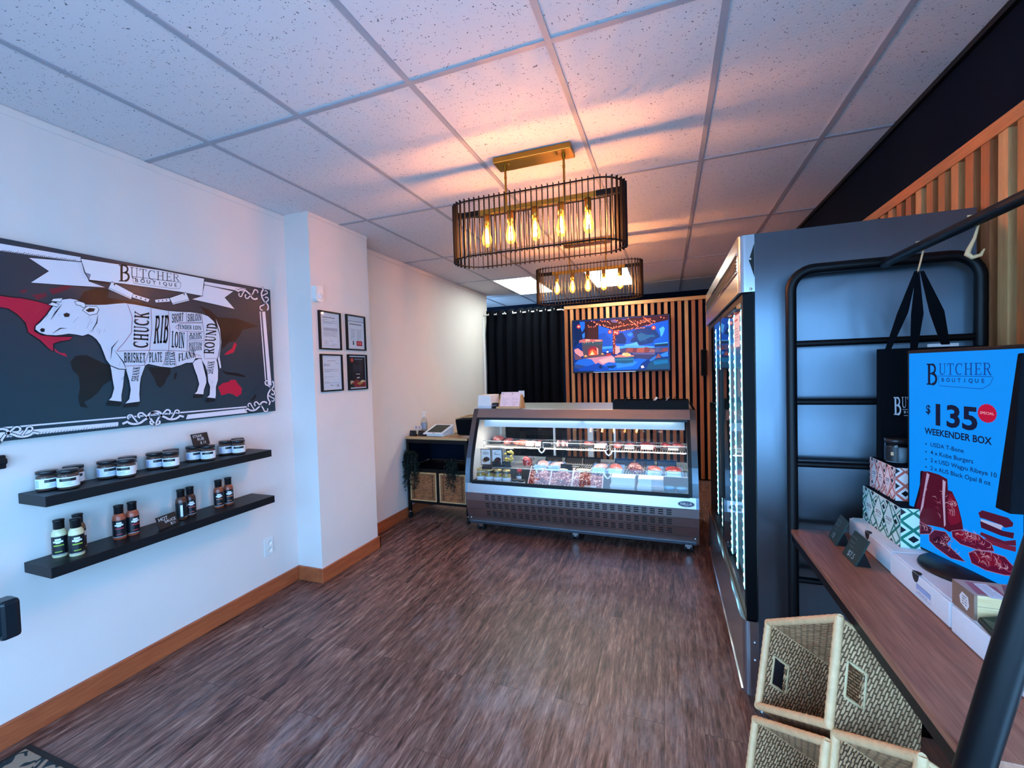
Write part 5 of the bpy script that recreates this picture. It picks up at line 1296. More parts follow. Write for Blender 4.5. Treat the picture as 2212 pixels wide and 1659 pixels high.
def tray_mb(x0, y0, x1, y1, z, h):
    t = .004; e = .008; m_ = MB().hexa([(x0+e, y0+e, z), (x1-e, y0+e, z), (x1-e, y1-e, z), (x0+e, y1-e, z), (x0+e, y0+e, z+t), (x1-e, y0+e, z+t), (x1-e, y1-e, z+t), (x0+e, y1-e, z+t)])
    for a, b, c_, d in ((x0, y0, x1, y0), (x1, y0, x1, y1), (x1, y1, x0, y1), (x0, y1, x0, y0)):
        cx, cy = (x0+x1)/2, (y0+y1)/2
        f = lambda x, y, s: (cx+(x-cx)*s, cy+(y-cy)*s)
        q = [f(a, b, .90), f(c_, d, .90), f(c_, d, .95), f(a, b, .95)]
        o = [f(a, b, .96), f(c_, d, .96), f(c_, d, 1), f(a, b, 1)]
        m_.hexa([(*q[3], z), (*q[2], z), (*q[1], z), (*q[0], z), (*o[3], z+h), (*o[2], z+h), (*o[1], z+h), (*o[0], z+h)])
    return m_
def pack(x, y, z, w, d, h, kind, label, seed, tray=None, lab=None, cuts=1, group='packed meats in the counter', film=True, tilt=0.0, rot=0.0):
    """tray or board of meat under film with its paper label"""
    t = thing('meat_pack', label, 'meat pack', (x, y, z), rot, group)
    t.rotation_euler = (tilt, 0, rot)
    z0 = .0
    if tray: tray_mb(-w/2, -d/2, w/2, d/2, .001, h*.5).build('tray', tray, t); z0 = .006
    for k in range(cuts):
        slab(MB(), (-w/2+w*(k+.5)/cuts), (k % 2-.5)*.01*(cuts > 1), z0, w*.42/cuts*(1.15 if cuts > 1 else 1), d*.40, h*.8, seed+k).build('meat', MEAT[kind], t)
    if film:
        f = MB(); n = 8; vs = []
        for i in range(n+1):
            for j in range(n+1):
                u, v = i/n-.5, j/n-.5; e = max(abs(u), abs(v))*2
                vs.append((u*w*1.04, v*d*1.04, z0+h*(1.02-.55*e**4)+random.Random(seed*99+i*9+j).uniform(-.003, .003)))
        f.add(vs, [(i*(n+1)+j, (i+1)*(n+1)+j, (i+1)*(n+1)+j+1, i*(n+1)+j+1) for i in range(n) for j in range(n)], 0, True).build('film_wrap', M['film'], t)
    if lab:
        c_, lw, lh = lab
        o = MB().hexa([(-lw/2, -d*.54-.002, h*.1), (lw/2, -d*.54-.002, h*.1), (lw/2, -d*.54, h*.1), (-lw/2, -d*.54, h*.1), (-lw/2, -d*.44, h*.1+lh), (lw/2, -d*.44, h*.1+lh), (lw/2, -d*.43, h*.1+lh), (-lw/2, -d*.43, h*.1+lh)]).build('paper_label', mat('pack_label', c_, .5), t)
    return t
UZ = US+.003
g = 'packed meats on the upper rack'
pack(-1.74, 4.30, UZ, .13, .20, .075, 'pink', 'lump of pink meat in film at the cream wall end of the upper rack', 1, blk_tray, None, 1, g)
pack(-1.62, 4.27, UZ, .11, .18, .06, 'pink', 'smaller pink lump beside the end lump on the upper rack', 2, None, None, 1, g)
pack(-1.46, 4.26, UZ, .19, .20, .052, 'salmon', 'long orange pink fillet pack lying on the upper rack', 3, None, None, 1, g)
pack(-1.335, 4.23, UZ, .10, .18, .052, 'pale', 'narrow pack behind a grey paper label, after the long fillet', 4, None, ('#c9c8c2', .085, .05), 1, g)
pack(-1.245, 4.23, UZ, .075, .18, .055, 'pink', 'narrow pink pack with a white label, before the first dark price card', 5, None, ('#dedbd4', .06, .045), 1, g)
pack(-1.005, 4.26, UZ, .15, .20, .06, 'pale', 'pile of pink chops with white bones on the upper rack', 6, None, None, 3, g)
pack(-.75, 4.26, UZ, .12, .19, .05, 'pink', 'pink cut between the pointed black card and a grey label', 7, blk_tray, None, 1, g)
pack(-.625, 4.25, UZ, .12, .19, .048, 'pale', 'pack with a wide grey label in the middle of the upper rack', 8, None, ('#b9b6ae', .11, .042), 1, g)
pack(-.47, 4.26, UZ, .10, .18, .048, 'pink', 'pink pack just past the second shelf hook on the upper rack', 9, None, None, 1, g)
pack(-.35, 4.25, UZ, .12, .19, .046, 'red', 'red pack with a dark grey label on the upper rack', 10, blk_tray, ('#8e8b88', .09, .038), 1, g)
pack(-.19, 4.26, UZ, .17, .20, .055, 'red', 'broad red steak pack with a centred grey label on the upper rack', 11, None, ('#a7a39c', .11, .042), 1, g)
pack(.04, 4.26, UZ, .21, .20, .055, 'red', 'long red pack at the fridge end of the upper rack', 12, blk_tray, ('#989690', .09, .04), 2, g)
MZ = MS+.003
g = 'packed meats on the lower rack'
pack(-1.36, 4.14, MZ, .10, .14, .10, 'red', 'tall orange red roast standing on the lower rack', 21, None, None, 1, g)
for k, (x, kd, lab) in enumerate(((-1.19, 'pale', 'flat pack with a pale blue label next to the orange roast'), (-1.05, 'pale', 'flat blue labelled pack, second from the orange roast'), (-.62, 'pale', 'flat blue labelled pack below the second shelf hook'), (-.47, 'pink', 'blue labelled pack with pink edge, before the big marbled steak'), (-.29, 'marbled', 'big marbled pink steak in film on the lower rack'), (-.12, 'pink', 'pack with blue label after the big marbled steak'), (.04, 'red', 'pack with pink strips at the fridge end of the lower rack'))):
    pack(x, 4.11, MZ, .15 if k != 4 else .17, .20, .05 if k != 4 else .08, kd, lab, 30+k, blue_tray if k != 4 else None, ('#b4dcf4', .12, .042) if k != 4 else None, 1, g, True, R(6))
for k, (x, lab) in enumerate(((-1.14, 'first'), (-.93, 'second'), (-.74, 'third'), (-.42, 'fourth'), (-.22, 'fifth'), (-.02, 'sixth'))):
    t = thing('empty_tray', '%s dark foam tray leaning behind the lower rack packs, from the cream wall' % lab, 'tray', (x, 4.36, MZ), 0, 'dark trays on the lower rack')
    t.rotation_euler = (R(52), 0, 0)
    tray_mb(-.09, -.06, .09, .06, 0, .022).build('tray_body', blk_tray if k < 3 else mat('slate_blue_tray', '#2c5476', .4), t)
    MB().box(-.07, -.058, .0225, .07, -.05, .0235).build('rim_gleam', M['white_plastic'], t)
# large vacuum packs leaning on the deck
g = 'big vacuum packs on the deck'
for k, (x, w, lab) in enumerate(((-1.18, .205, 'big vacuum pack of marbled beef nearest the glass jars'), (-.965, .20, 'middle big vacuum pack of marbled beef with yellow fat on top'), (-.715, .27, 'big vacuum pack of marbled beef next to the white cartons'))):
    t = thing('vacuum_pack', lab, 'meat pack', (x, 3.90, DECK), 0, g)
    b = MB(); rn = random.Random(k); n = 10; vs = []
    for i in range(n+1):
        for j in range(n+1):
            u, v = i/n, j/n
            vs.append((-w/2+u*w, v*.12+.012*math.sin(u*7+k)*(v > .2), .004+.13*v**.8+.012*rn.uniform(-1, 1)*(0 < i < n and 0 < j < n)))
    vs2 = [(a, bb+.06, max(.001, c_-.02)) for a, bb, c_ in vs]
    F = [(i*(n+1)+j, (i+1)*(n+1)+j, (i+1)*(n+1)+j+1, i*(n+1)+j+1) for i in range(n) for j in range(n)]
    b.add(vs, F, 0, True); b.add(vs2, [f[::-1] for f in F], 0, True); b.build('meat', MEAT['marbled'], t)
    slab(MB(), 0, .14, .118, w*.46, .04, .028, k+5).build('fat_cap', fat, t)
    MB().tube([(-w/2-.004, -.004, .004), (-w/2-.004, .10, .12), (-w/2-.004, .14, .15)], .006, 6).tube([(w/2+.004, -.004, .004), (w/2+.004, .10, .12), (w/2+.004, .14, .15)], .006, 6).build('sealed_edge', mat('sealed_film_edge', '#d8c4c4', .25), t)
    if k == 2: MB().hexa([(-.02, -.026, .004), (.09, -.026, .004), (.09, -.022, .004), (-.02, -.022, .004), (-.02, -.016, .032), (.09, -.016, .032), (.09, -.012, .032), (-.02, -.012, .032)]).build('paper_label', M['paper'], t)
# jars, tins, cartons
yel = mat('yellow_relish', '#c8a048', .5, var=.4, scale=60)
for k, x in enumerate((-1.765, -1.672, -1.580, -1.488)):
    t = thing('relish_jar', 'clear jar of yellow relish and white label, %s from the cream wall end' % ('first', 'second', 'third', 'fourth')[k], 'jar', (x, 3.86, DECK), 0, 'relish jars on the deck')
    MB().lathe([(0, .002), (.040, .002), (.042, .008), (.042, .105), (.036, .12), (.036, .126)], n=24).build('glass_body', M['jar_glass'], t)
    MB().lathe([(0, .004), (.039, .004), (.039, .095), (0, .10)], n=20).build('relish', yel, t)
    MB().lathe([(.0425, .012), (.0425, .072)], n=20, a0=R(-185), a1=R(5)).build('paper_label', lab_white, t)
    MB().lathe([(.037, .126), (.038, .128), (.038, .142), (0, .143)], n=20).build('lid', mat('gold_lid', '#c9b276', .35, .7), t)
for k, x in enumerate((-1.405, -1.335)):
    t = thing('small_tin', 'small white tin with a black lid, %s' % ('nearer the jars', 'nearer the beef packs')[k], 'tin', (x, 3.86, DECK), 0, 'small tins on the deck')
    MB().lathe([(0, 0), (.032, 0), (.032, .04), (0, .04)], n=22).build('body', M['white_plastic'], t)
    MB().lathe([(0, .0405), (.034, .0405), (.034, .054), (0, .055)], n=22).build('lid', lid_black, t)
t = thing('red_capped_bottle', 'bottle with a red cap standing behind the small tins', 'bottle', (-1.39, 3.955, DECK))
MB().lathe([(0, 0), (.03, 0), (.03, .075), (.018, .095), (.018, .10), (0, .10)], n=18).build('body', mat('dark_bottle', '#2a2426', .2), t)
MB().lathe([(.0305, .01), (.0305, .07)], n=12, a0=R(-150), a1=R(-30)).build('label', M['white_plastic'], t)
MB().lathe([(0, .10), (.024, .10), (.024, .128), (0, .13)], n=16).build('cap', mat('red_cap', '#c01820', .35), t)
for k, (x, z, w, lab) in enumerate(((-.39, DECK, .205, 'lower white carton of the stack beside the beef packs'), (-.385, DECK+.066, .20, 'upper white carton of the stack beside the beef packs'), (-.155, DECK, .215, 'lower white carton of the stack nearer the fridge'), (-.15, DECK+.066, .205, 'upper white carton of the stack nearer the fridge'))):
    t = thing('white_carton', lab, 'box', (x, 3.885, z), 0, 'white cartons on the deck')
    MB().box(-w/2, -.06+.02*(k % 2), 0, w/2, .10, .064).build('carton_body', M['card_white'], t, bevel=.002)
    MB().box(-w/2-.002, -.062+.02*(k % 2), .046, w/2+.002, .102, .066).build('carton_lid', M['white_plastic'], t)
for k, x in enumerate((.0, .10)):
    t = thing('dark_tub', 'dark tub with a blue lid on the deck, %s' % ('beside the white cartons', 'in the corner at the fridge end')[k], 'tub', (x, 3.90, DECK), 0, 'dark tubs on the deck')
    MB().lathe([(0, 0), (.038, 0), (.045, .05), (0, .05)], n=20).build('body', blk_tray, t)
    MB().lathe([(0, .0505), (.047, .0505), (.047, .06), (0, .062)], n=20).build('lid', mat('blue_lid', '#4a94c4', .4), t)
# cards in the counter
def pic_card(x, lab, c1):
    t = thing('picture_card', lab, 'card', (x, 4.02, MZ), 0, 'picture cards in the counter')
    MB().box(x-.058, 4.02, MZ+.005, x+.058, 4.026, MZ+.175).build('frame', M['black_plastic'], t, world=True)
    p = Print((x-.052, 4.0195, MZ+.012), (1, 0, 0), (0, 0, 1), .001, .0003)
    p.rect(0, 0, 104, 157, '#e6e4e0'); p.L = 2
    lines(p, 30, 78, 140, 140, 1, '#70686c', 3); lines(p, 20, 86, 108, 122, 2, '#3c383c', 6)
    p.ell(62, 58, 34, 24, c1, 18); p.ell(38, 44, 26, 20, '#8a6a50', 14); p.L = 3; p.ell(66, 62, 18, 12, '#3a1e1e', 12); p.ell(50, 52, 8, 6, '#a87858', 8)
    p.build('picture', M['ink'], t)
pic_card(-1.775, 'upright picture card of grilled meat at the cream wall end, the first of two', '#5a3a34')
pic_card(-1.650, 'upright picture card of grilled meat, next to the yellow bag', '#6a2c34')
t = thing('yellow_bag', 'small bag of yellow pieces standing beside the picture cards', 'bag', (-1.545, 4.09, MZ))
b = MB(); rn = random.Random(4)
for k in range(26): b.ball((rn.uniform(-.04, .04), rn.uniform(-.02, .02), .02+rn.uniform(0, .13)), .016, .014, .012, 7, 5)
b.build('pieces', mat('yellow_pieces', '#dcc25c', .5, var=.25, scale=60), t)
MB().hexa([(-.06, -.03, 0), (.06, -.03, 0), (.06, .03, 0), (-.06, .03, 0), (-.05, -.012, .175), (.055, -.012, .175), (.055, .012, .175), (-.05, .012, .175)]).build('film_bag', M['film'], t)
chalk_card('price_card', 'black price card in front of the second picture card in the counter', (-1.70, 3.985, MZ), (-1.60, 3.985, MZ), .055, R(15), [('- - -', .1, .55, .18), ('- -', .3, .18, .18)], foot=True)
chalk_card('price_card', 'black price card beside the yellow bag in the counter', (-1.585, 3.99, MZ), (-1.50, 3.99, MZ), .06, R(15), [('- - -', .1, .5, .18)], foot=True)
chalk_card('price_card', 'black price card lying over the first relish jar lids', (-1.745, 3.84, DECK+.145), (-1.635, 3.84, DECK+.145), .05, R(40), [('- - -', .1, .55, .18), ('- -', .3, .18, .18)])
chalk_card('price_card', 'black price card between the labelled packs and the chops on the upper rack', (-1.205, 4.105, UZ+.008), (-1.105, 4.105, UZ+.008), .058, R(14), [('- - - -', .12, .58, .16), ('- - -', .2, .22, .16)], foot=True)
chalk_card('price_card', 'black price card with a pointed back piece, after the chops', (-.93, 4.105, UZ+.008), (-.82, 4.105, UZ+.008), .062, R(14), [('- - - -', .12, .62, .16), ('- - - -', .12, .3, .16)], foot=True)
chalk_card('price_card', 'black price card among the blue labelled packs of the lower rack', (-.985, 4.005, MZ), (-.875, 4.005, MZ), .06, R(14), [('- - - -', .1, .58, .16), ('- - -', .15, .25, .16)], foot=True)

# ---------------------------------------------------------------- on top of the counter
ZT_ = 1.20
t = thing('receipt_box', 'white box standing at the cream wall end of the counter top', 'box', (-1.78, 4.11, ZT_))
MB().hexa([(-1.855, 4.03, ZT_), (-1.70, 4.03, ZT_), (-1.68, 4.20, ZT_), (-1.84, 4.20, ZT_), (-1.855, 4.05, ZT_+.135), (-1.72, 4.05, ZT_+.135), (-1.68, 4.20, ZT_+.14), (-1.84, 4.20, ZT_+.14)]).build('body', M['white_plastic'], t, world=True, bevel=.004)
MB().box(-1.853, 4.026, ZT_+.002, -1.702, 4.03, ZT_+.028).build('lower_lip', mat('pale_grey_plastic', '#ccd0d8', .4), t, world=True)
t = thing('card_holder', 'small black business card holder with white print on the counter top', 'card holder', (-1.66, 4.06, ZT_))
MB().hexa([(-1.715, 4.035, ZT_), (-1.635, 4.035, ZT_), (-1.635, 4.10, ZT_), (-1.715, 4.10, ZT_), (-1.70, 4.055, ZT_+.055), (-1.64, 4.055, ZT_+.055), (-1.64, 4.10, ZT_+.055), (-1.70, 4.10, ZT_+.055)]).build('body', M['black_plastic'], t, world=True, bevel=.002)
p = Print((-1.70, 4.0405, ZT_+.02), (1, 0, 0), V((0, .34, 1)).normalized(), .001, .0004); p.rect(4, 2, 14, 18, '#8a90a0'); lines(p, 18, 56, 8, 14, 2, '#8a90a0', 4)
p.build('white_print', M['ink'], t)
t = thing('card_stand', 'tiny clear stand tucked behind the menu easel on the counter', 'stand', (-1.60, 4.17, ZT_))
MB().box(-1.635, 4.16, ZT_, -1.59, 4.165, ZT_+.075).box(-1.635, 4.13, ZT_, -1.59, 4.16, ZT_+.004).build('acrylic', mat('cloudy_acrylic', '#a8b4bc', .2), t, world=True)
def easel():
    t = thing('menu_easel', 'wooden easel holding an open two page menu on the counter', 'menu stand', (-1.49, 4.10, ZT_))
    x0, x1 = -1.625, -1.385; a = R(24)
    F = lambda u, v, d=0: (x0+u*(x1-x0), 4.03+v*math.sin(a)+d*math.cos(a), ZT_+.012+v*math.cos(a)-d*math.sin(a))
    MB().hexa([F(0, 0), F(1, 0), F(1, 0, .012), F(0, 0, .012), F(0, .145), F(1, .145), F(1, .145, .012), F(0, .145, .012)]).build('back_board', M['maple'], t, world=True, bevel=.003)
    MB().box(x0-.01, 3.998, ZT_+.001, x1+.002, 4.04, ZT_+.022).build('ledge', M['maple'], t, world=True, bevel=.003)
    MB().hexa([(x1-.01, 4.035, ZT_+.001), (x1, 4.035, ZT_+.001), (x1+.012, 4.15, ZT_+.001), (x1, 4.15, ZT_+.001), F(.955, .14, .012), F(1, .14, .012), (x1+.006, 4.115, ZT_+.13), (x1-.005, 4.115, ZT_+.13)]).build('rear_leg', M['maple'], t, world=True)
    p = Print(F(.07, .008, -.0015), V((1, 0, 0)), V((0, math.sin(a), math.cos(a))), .001, .0003)
    p.rect(0, 0, 101, 158, '#f0dde0'); p.rect(103, 0, 208, 158, '#eedadf'); p.L = 2; p.rect(101, 8, 103, 150, '#c8b4bc')
    for ox in (8, 112):
        lines(p, ox+4, ox+16, 128, 146, 3, '#6c5e66', 4); lines(p, ox+22, ox+86, 138, 146, 2, '#b8a8b0'); lines(p, ox+8, ox+80, 30, 96, 7, '#b0a0aa', 3); lines(p, ox+20, ox+60, 16, 16, 1, '#907e88', 4)
    p.build('menu_pages', M['ink'], t)
    MB().box(-1.43, 4.118, ZT_+.11, -1.37, 4.122, ZT_+.175).build('clip_card', M['paper'], t, world=True)
easel()
t = thing('bag_tray', 'long black tray filled with folded packets on the counter top', 'tray', (-.15, 4.07, ZT_))
x0, x1, y0, y1 = -.475, .172, 3.995, 4.20
b = MB()
b.box(x0+.01, y0+.01, ZT_, x1-.01, y1-.01, ZT_+.006)
for a, c_, d, e in ((x0, y0, x1, y0+.006), (x0, y1-.006, x1, y1), (x0, y0+.006, x0+.006, y1-.006), (x1-.006, y0+.006, x1, y1-.006)): b.box(a, c_, ZT_, d, e, ZT_+.078)
b.box(x0-.004, y0-.004, ZT_+.066, x1+.004, y0, ZT_+.08).box(x0-.004, y1, ZT_+.066, x1+.004, y1+.004, ZT_+.08).box(x0-.004, y0, ZT_+.066, x0, y1, ZT_+.08).box(x1, y0, ZT_+.066, x1+.004, y1, ZT_+.08)
b.build('tray_body', mat('black_tray_plastic', '#05070c', .7, spec=.2), t, world=True)
rn = random.Random(9)
wh = mat('grey_white_packet', '#c9ccd2', .5); 
for k in range(9):
    x = -.40+.052*k; wht = k in (5, 7)
    tag(MB().obox((x+.02, 4.09+rn.uniform(-.02, .02), ZT_+.068), (.030, rn.uniform(-.01, .01), .036), (-.0018, 0, .0018), (rn.uniform(-.01, .01), .055, 0)).build('folded_packet', wh if wht else M['black_cloth']),
        ('grey white packet sticking out of the black tray, %s' % ('nearer its middle' if k == 5 else 'nearer its far end')) if wht else '%s black packet leaning in the black tray, counted from the menu easel' % ('first', 'second', 'third', 'fourth', 'fifth', '', 'sixth', '', 'last')[k], 'packet', 'packets in the black tray')

# ---------------------------------------------------------------- tall steel glass door refrigerator
FX0, FX1, FY0, FY1, FZ = .365, 1.10, 2.12, 3.78, 2.14
fr = thing('glass_door_fridge', 'tall stainless steel upright fridge with two lit glass doors', 'refrigerator', (.72, 2.95, 0))
def W(mb, n, mt, par=None, **k): return mb.build(n, mt, par or fr, world=True, **k)
W(MB().box(FX0, FY0, .09, FX1, FY0+.025, FZ), 'side_panel', M['steel'])
W(MB().box(FX0, FY1-.025, .09, FX1, FY1, FZ), 'side_panel', M['steel'])
W(MB().box(FX1-.025, FY0+.025, .09, FX1, FY1-.025, FZ), 'back_panel', M['steel'])
W(MB().box(FX0, FY0+.025, FZ-.02, FX1-.025, FY1-.025, FZ).box(FX0, FY0+.025, .09, FX1-.025, FY1-.025, .11), 'top_and_bottom', M['steel'])
inn = mat('fridge_lining', '#c8d8de', .4)
W(MB().box(FX0+.03, FY0+.0255, .44, FX1-.03, FY0+.03, 1.88).box(FX0+.03, FY1-.03, .44, FX1-.03, FY1-.0255, 1.88).box(FX1-.031, FY0+.03, .44, FX1-.026, FY1-.03, 1.88).box(FX0, FY0+.03, 1.88, FX1-.03, FY1-.03, 1.90).box(FX0, FY0+.03, .42, FX1-.03, FY1-.03, .44), 'lining', inn)
# header with rounded near corner and louvre band
def rounded(z0, z1, x0=.302):
    r = .028; pts = [(FX0, FY0-.0), (x0+r, FY0)]+[(x0+r-r*math.sin(R(a)), FY0+r-r*math.cos(R(a))) for a in range(0, 91, 15)]+[(x0, FY1), (FX0, FY1)]
    return MB().prism(pts, lambda u, v, d: (u, v, d), z0, z1)
W(rounded(1.893, FZ), 'header', M['steel_bright'])
W(rounded(.085, .425), 'base_panel', M['steel_bright'])
l_ = MB()
for k in range(5): l_.box(.2995, FY0+.06, 1.995+k*.014, .3025, FY1-.05, 2.003+k*.014)
W(l_, 'louvre_slots', M['rubber'])
W(MB().box(.296, FY0+.03, 2.062, .303, FY1-.03, 2.07).box(.296, FY0+.03, 1.985, .303, FY1-.03, 1.990), 'louvre_lip', M['chrome'])
W(MB().box(.297, FY0+.03, .418, .303, FY1, .426).box(.297, FY0+.03, .085, .303, FY1, .092), 'chrome_trim', M['chrome'])
W(MB().add([(FX0-.001, FY0-.001, 2.10), (FX0-.001, FY0-.001, 1.955), (FX0-.022, FY0-.001, 2.03)], [(0, 1, 2)]).add([(FX0-.001, FY0-.0015, 2.10), (FX0-.001, FY0-.0015, 1.955), (FX0-.022, FY0-.0015, 2.03)], [(0, 2, 1)]), 'bracket_gap', M['rubber'])
s_ = MB()
for z in (2.035, 1.905, .33, .25): s_.ball((FX0-.016, FY0-.001, z), .006, .004, .006, 10, 6)
W(s_, 'screws', M['chrome'])
for k, (a, b) in enumerate(((FY0+.008, 2.945), (2.955, FY1-.008))):
    d = W(MB().box(.318, a, .43, .362, a+.035, 1.888).box(.318, b-.035, .43, .362, b, 1.888).box(.318, a+.035, .43, .362, b-.035, .47).box(.318, a+.035, 1.85, .362, b-.035, 1.888), 'door', M['door_black'])
    W(MB().box(.316, a+.03, .465, .319, b-.03, 1.856), 'glass_pane', M['glass_door'], d)
    W(MB().box(.305, b-.03 if k == 0 else a+.006, .75, .317, b-.006 if k == 0 else a+.03, 1.55), 'handle', M['black_metal'], d)
led = emat('led_dots', '#e8fcff', 9); ledw = emat('led_strip', '#a8e4f4', 3.2)
for a, b in ((FY0+.02, 2.95), (2.955, FY1-.02)):
    for f in ((.22, .5, .74) if a < 2.5 else (.28, .62)):
        y = a+(b-a)*f; m_ = MB(); s_ = MB()
        s_.box(.338, y-.014, .48, .342, y+.014, 1.84)
        for k in range(30): m_.ball((.337, y, .50+k*.0455), .003, .0085, .010, 8, 6)
        st_ = W(s_, 'led_strip', ledw); W(m_, 'led_dots', led, st_)
for z in (.72, 1.0, 1.28, 1.56):
    r = MB()
    for k in range(40): r.cyl((.40, FY0+.05+k*.04, z), (1.05, FY0+.05+k*.04, z), .002, n=5)
    r.cyl((.40, FY0+.03, z-.004), (.40, FY1-.03, z-.004), .004, n=6).cyl((1.05, FY0+.03, z-.004), (1.05, FY1-.03, z-.004), .004, n=6)
    W(r, 'wire_shelf', M['white_enamel'])
for x in (FX0+.02, FX1-.08):
    for y in (FY0+.045, FY1-.07):
        W(MB().cyl((x, y, .03), (x, y, .09), .016, n=12).cyl((x, y, 0), (x, y, .03), .026, .02, n=14), 'foot', M['chrome'])
t = thing('paper_notice', 'white printed sheet taped inside the nearer fridge door glass', 'notice', (.312, 2.25, 1.66))
p = Print((.3145, 2.36, 1.66), (0, -1, 0), (0, 0, 1), .001, .0003)
p.rect(0, 0, 170, 150, '#efe6e8'); p.L = 2; lines(p, 20, 120, 124, 124, 1, '#c0303a', 8); lines(p, 20, 150, 30, 100, 6, '#a89ca4', 4)
p.build('printed_sheet', M['ink'], t)

# ---------------------------------------------------------------- black tube display rack with a walnut board
rk = thing('display_rack', 'black tube frame rack with a walnut board along the dark side wall', 'rack', (.78, 1.49, 0))
def W(mb, n, mt, par=None, **k): return mb.build(n, mt, par or rk, world=True, **k)
RX0, RX1, RY0, RY1, RZ, RT = .482, 1.075, .93, 2.05, .889, .020
def corner(c, r, a0, a1, n=7):
    return [(c[0]+r*math.cos(R(a0+(a1-a0)*i/n)), c[1]+r*math.sin(R(a0+(a1-a0)*i/n))) for i in range(n+1)]
ff = [(RX0, .01)]+[(RX0, 1.4)]+corner((RX0+.085, 1.955-.085), .085, 180, 90)+[(RX1-.30, 1.955)]+corner((RX1-.085, 1.955-.085), .085, 90, 0)+[(RX1, 1.4), (RX1, .01)]
W(MB().tube([(x, RY1, z) for x, z in ff], RT, 14), 'far_frame', M['black_metal'])
for z in (1.654, 1.416, 1.159, .674): W(MB().cyl((RX0, RY1, z), (RX1, RY1, z), .0125, n=12), 'rung', M['black_metal'])
nf = [(RX0, .01), (RX0, .5), (RX0-.004, .86), (.545, 1.17), (.70, 1.86)]+corner((.785, 1.87), .085, 168, 90)+[(RX1-.20, 1.955)]+corner((RX1-.085, 1.955-.085), .085, 90, 0)+[(RX1, 1.4), (RX1, .01)]
W(MB().tube([(x, RY0, z) for x, z in nf], RT+.004, 14), 'near_frame', M['black_metal'])
W(MB().tube([(.79, RY0, 1.948), (.79, RY1-.0, 1.948)], .0165, 14), 'hanging_rail', M['black_metal'])
W(MB().box(.472, RY0+.012, RZ-.02, RX1+.01, RY1-.001, RZ), 'walnut_board', M['walnut'], bevel=.002)
W(MB().box(.474, RY0+.02, RZ-.05, .50, RY1-.01, RZ-.021), 'board_rail', M['black_metal'])
W(MB().box(RX1-.03, RY0+.02, RZ-.05, RX1-.004, RY1-.01, RZ-.021), 'board_rail', M['black_metal'])
W(MB().box(.474, RY0+.01, .10, RX1, RY1-.01, .118), 'lower_board', M['walnut'], bevel=.002)

def tote(name, label, x0, x1, y, zt, zb, hook, logo, lean=0.0):
    t = thing(name, label, 'bag', ((x0+x1)/2, y, zb), 0, 'black totes hanging from the rail')
    MB().hexa([(x0+.004-lean, y-.022, zb), (x1-.004-lean, y-.022, zb), (x1-.004-lean, y+.022, zb), (x0+.004-lean, y+.022, zb), (x0, y-.006, zt), (x1, y-.006, zt), (x1, y+.006, zt), (x0, y+.006, zt)]).build('body', M['black_cloth'], t, world=True, bevel=.003)
    hx, hy, hz = hook
    def ribbon(p, q, w):
        p = V(p); q = V(q); mid = (p+q)/2+V((0, -.012, 0)); s = V((w/2, 0, 0)); e = V((0, .0015, 0)); m_ = MB()
        ring = []
        for c_, k in ((p, .55), (mid, 1.0), (q, .25)): ring.append([c_-s*k-e, c_+s*k-e, c_+s*k+e, c_-s*k+e])
        for a, b in zip(ring, ring[1:]): m_.hexa(a+b)
        m_.build('ribbon_handle', M['black_cloth'], t, world=True)
    ribbon((x0+.028, y-.008, zt-.01), (hx-.008, hy-.006, hz), .030); ribbon((hx+.058, y+.006, zt-.02), (hx-.001, hy, hz), .034); ribbon((x1-.10, y+.010, zt-.01), (hx+.014, hy+.008, hz), .040)
    MB().box(x0+.15, y-.004, zt+.001, x0+.235, y+.004, zt+.012).build('white_insert', M['paper'], t, world=True)
    if logo:
        p = Print((x0+.043, y-.0155, zt-.245), (1, 0, 0), V((0, .04, 1)).normalized(), .001, .0012)
        c_ = '#d8dce4'
        p.serif('B', (0, 0), (24, 0), (0, 66), c_); p.serif('UTCHER', (24, 26), (120, 26), (24, 66), c_, light=.7); p.line([(26, 20), (122, 20)], 1.6, c_)
        for i, ch in enumerate('BOUTIQUE'): p.text(ch, 34+i*11, 6, 9, c_, mid=True)
        p.line([(30, -2), (108, -4), (120, 16)], 1.6, c_)
        W(p.mb, 'white_logo', M['ink'], t)
    return t
tote('tote_bag', 'black tote bag with a white logo, hanging beside the lit price screen', .742, 1.05, 1.978, 1.619, 1.210, (.795, 1.82, 1.872), True)
tote('tote_bag', 'plain black tote bag overlapping the near edge of the lit price screen', .694, 1.0, 1.205, 1.583, 1.247, (.79, 1.20, 1.872), False, .03)
for k, (y, lab) in enumerate(((1.82, 'small pale cord hook holding the tote with the white logo'), (1.20, 'small pale cord hook holding the plain tote nearest the camera'))):
    tag(MB().tube([(.79, y, 1.968), (.797, y-.008, 1.968), (.806, y-.01, 1.945), (.80, y-.006, 1.905), (.795, y, 1.872), (.790, y, 1.868)], .0028, 6).build('rail_hook', M['cane']), lab, 'hook', 'hooks on the rail')
tag(MB().tube([(.79, 1.56, 1.969), (.80, 1.548, 1.966), (.808, 1.55, 1.94), (.800, 1.55, 1.905), (.788, 1.55, 1.875), (.782, 1.545, 1.862), (.792, 1.545, 1.852), (.81, 1.545, 1.856), (.818, 1.545, 1.872)], .0045, 8, rs=[.003, .003, .003, .004, .006, .007, .006, .005, .002]).build('rail_hook', M['cane']), 'empty curled pale hook on the rail between the two totes', 'hook', 'hooks on the rail')

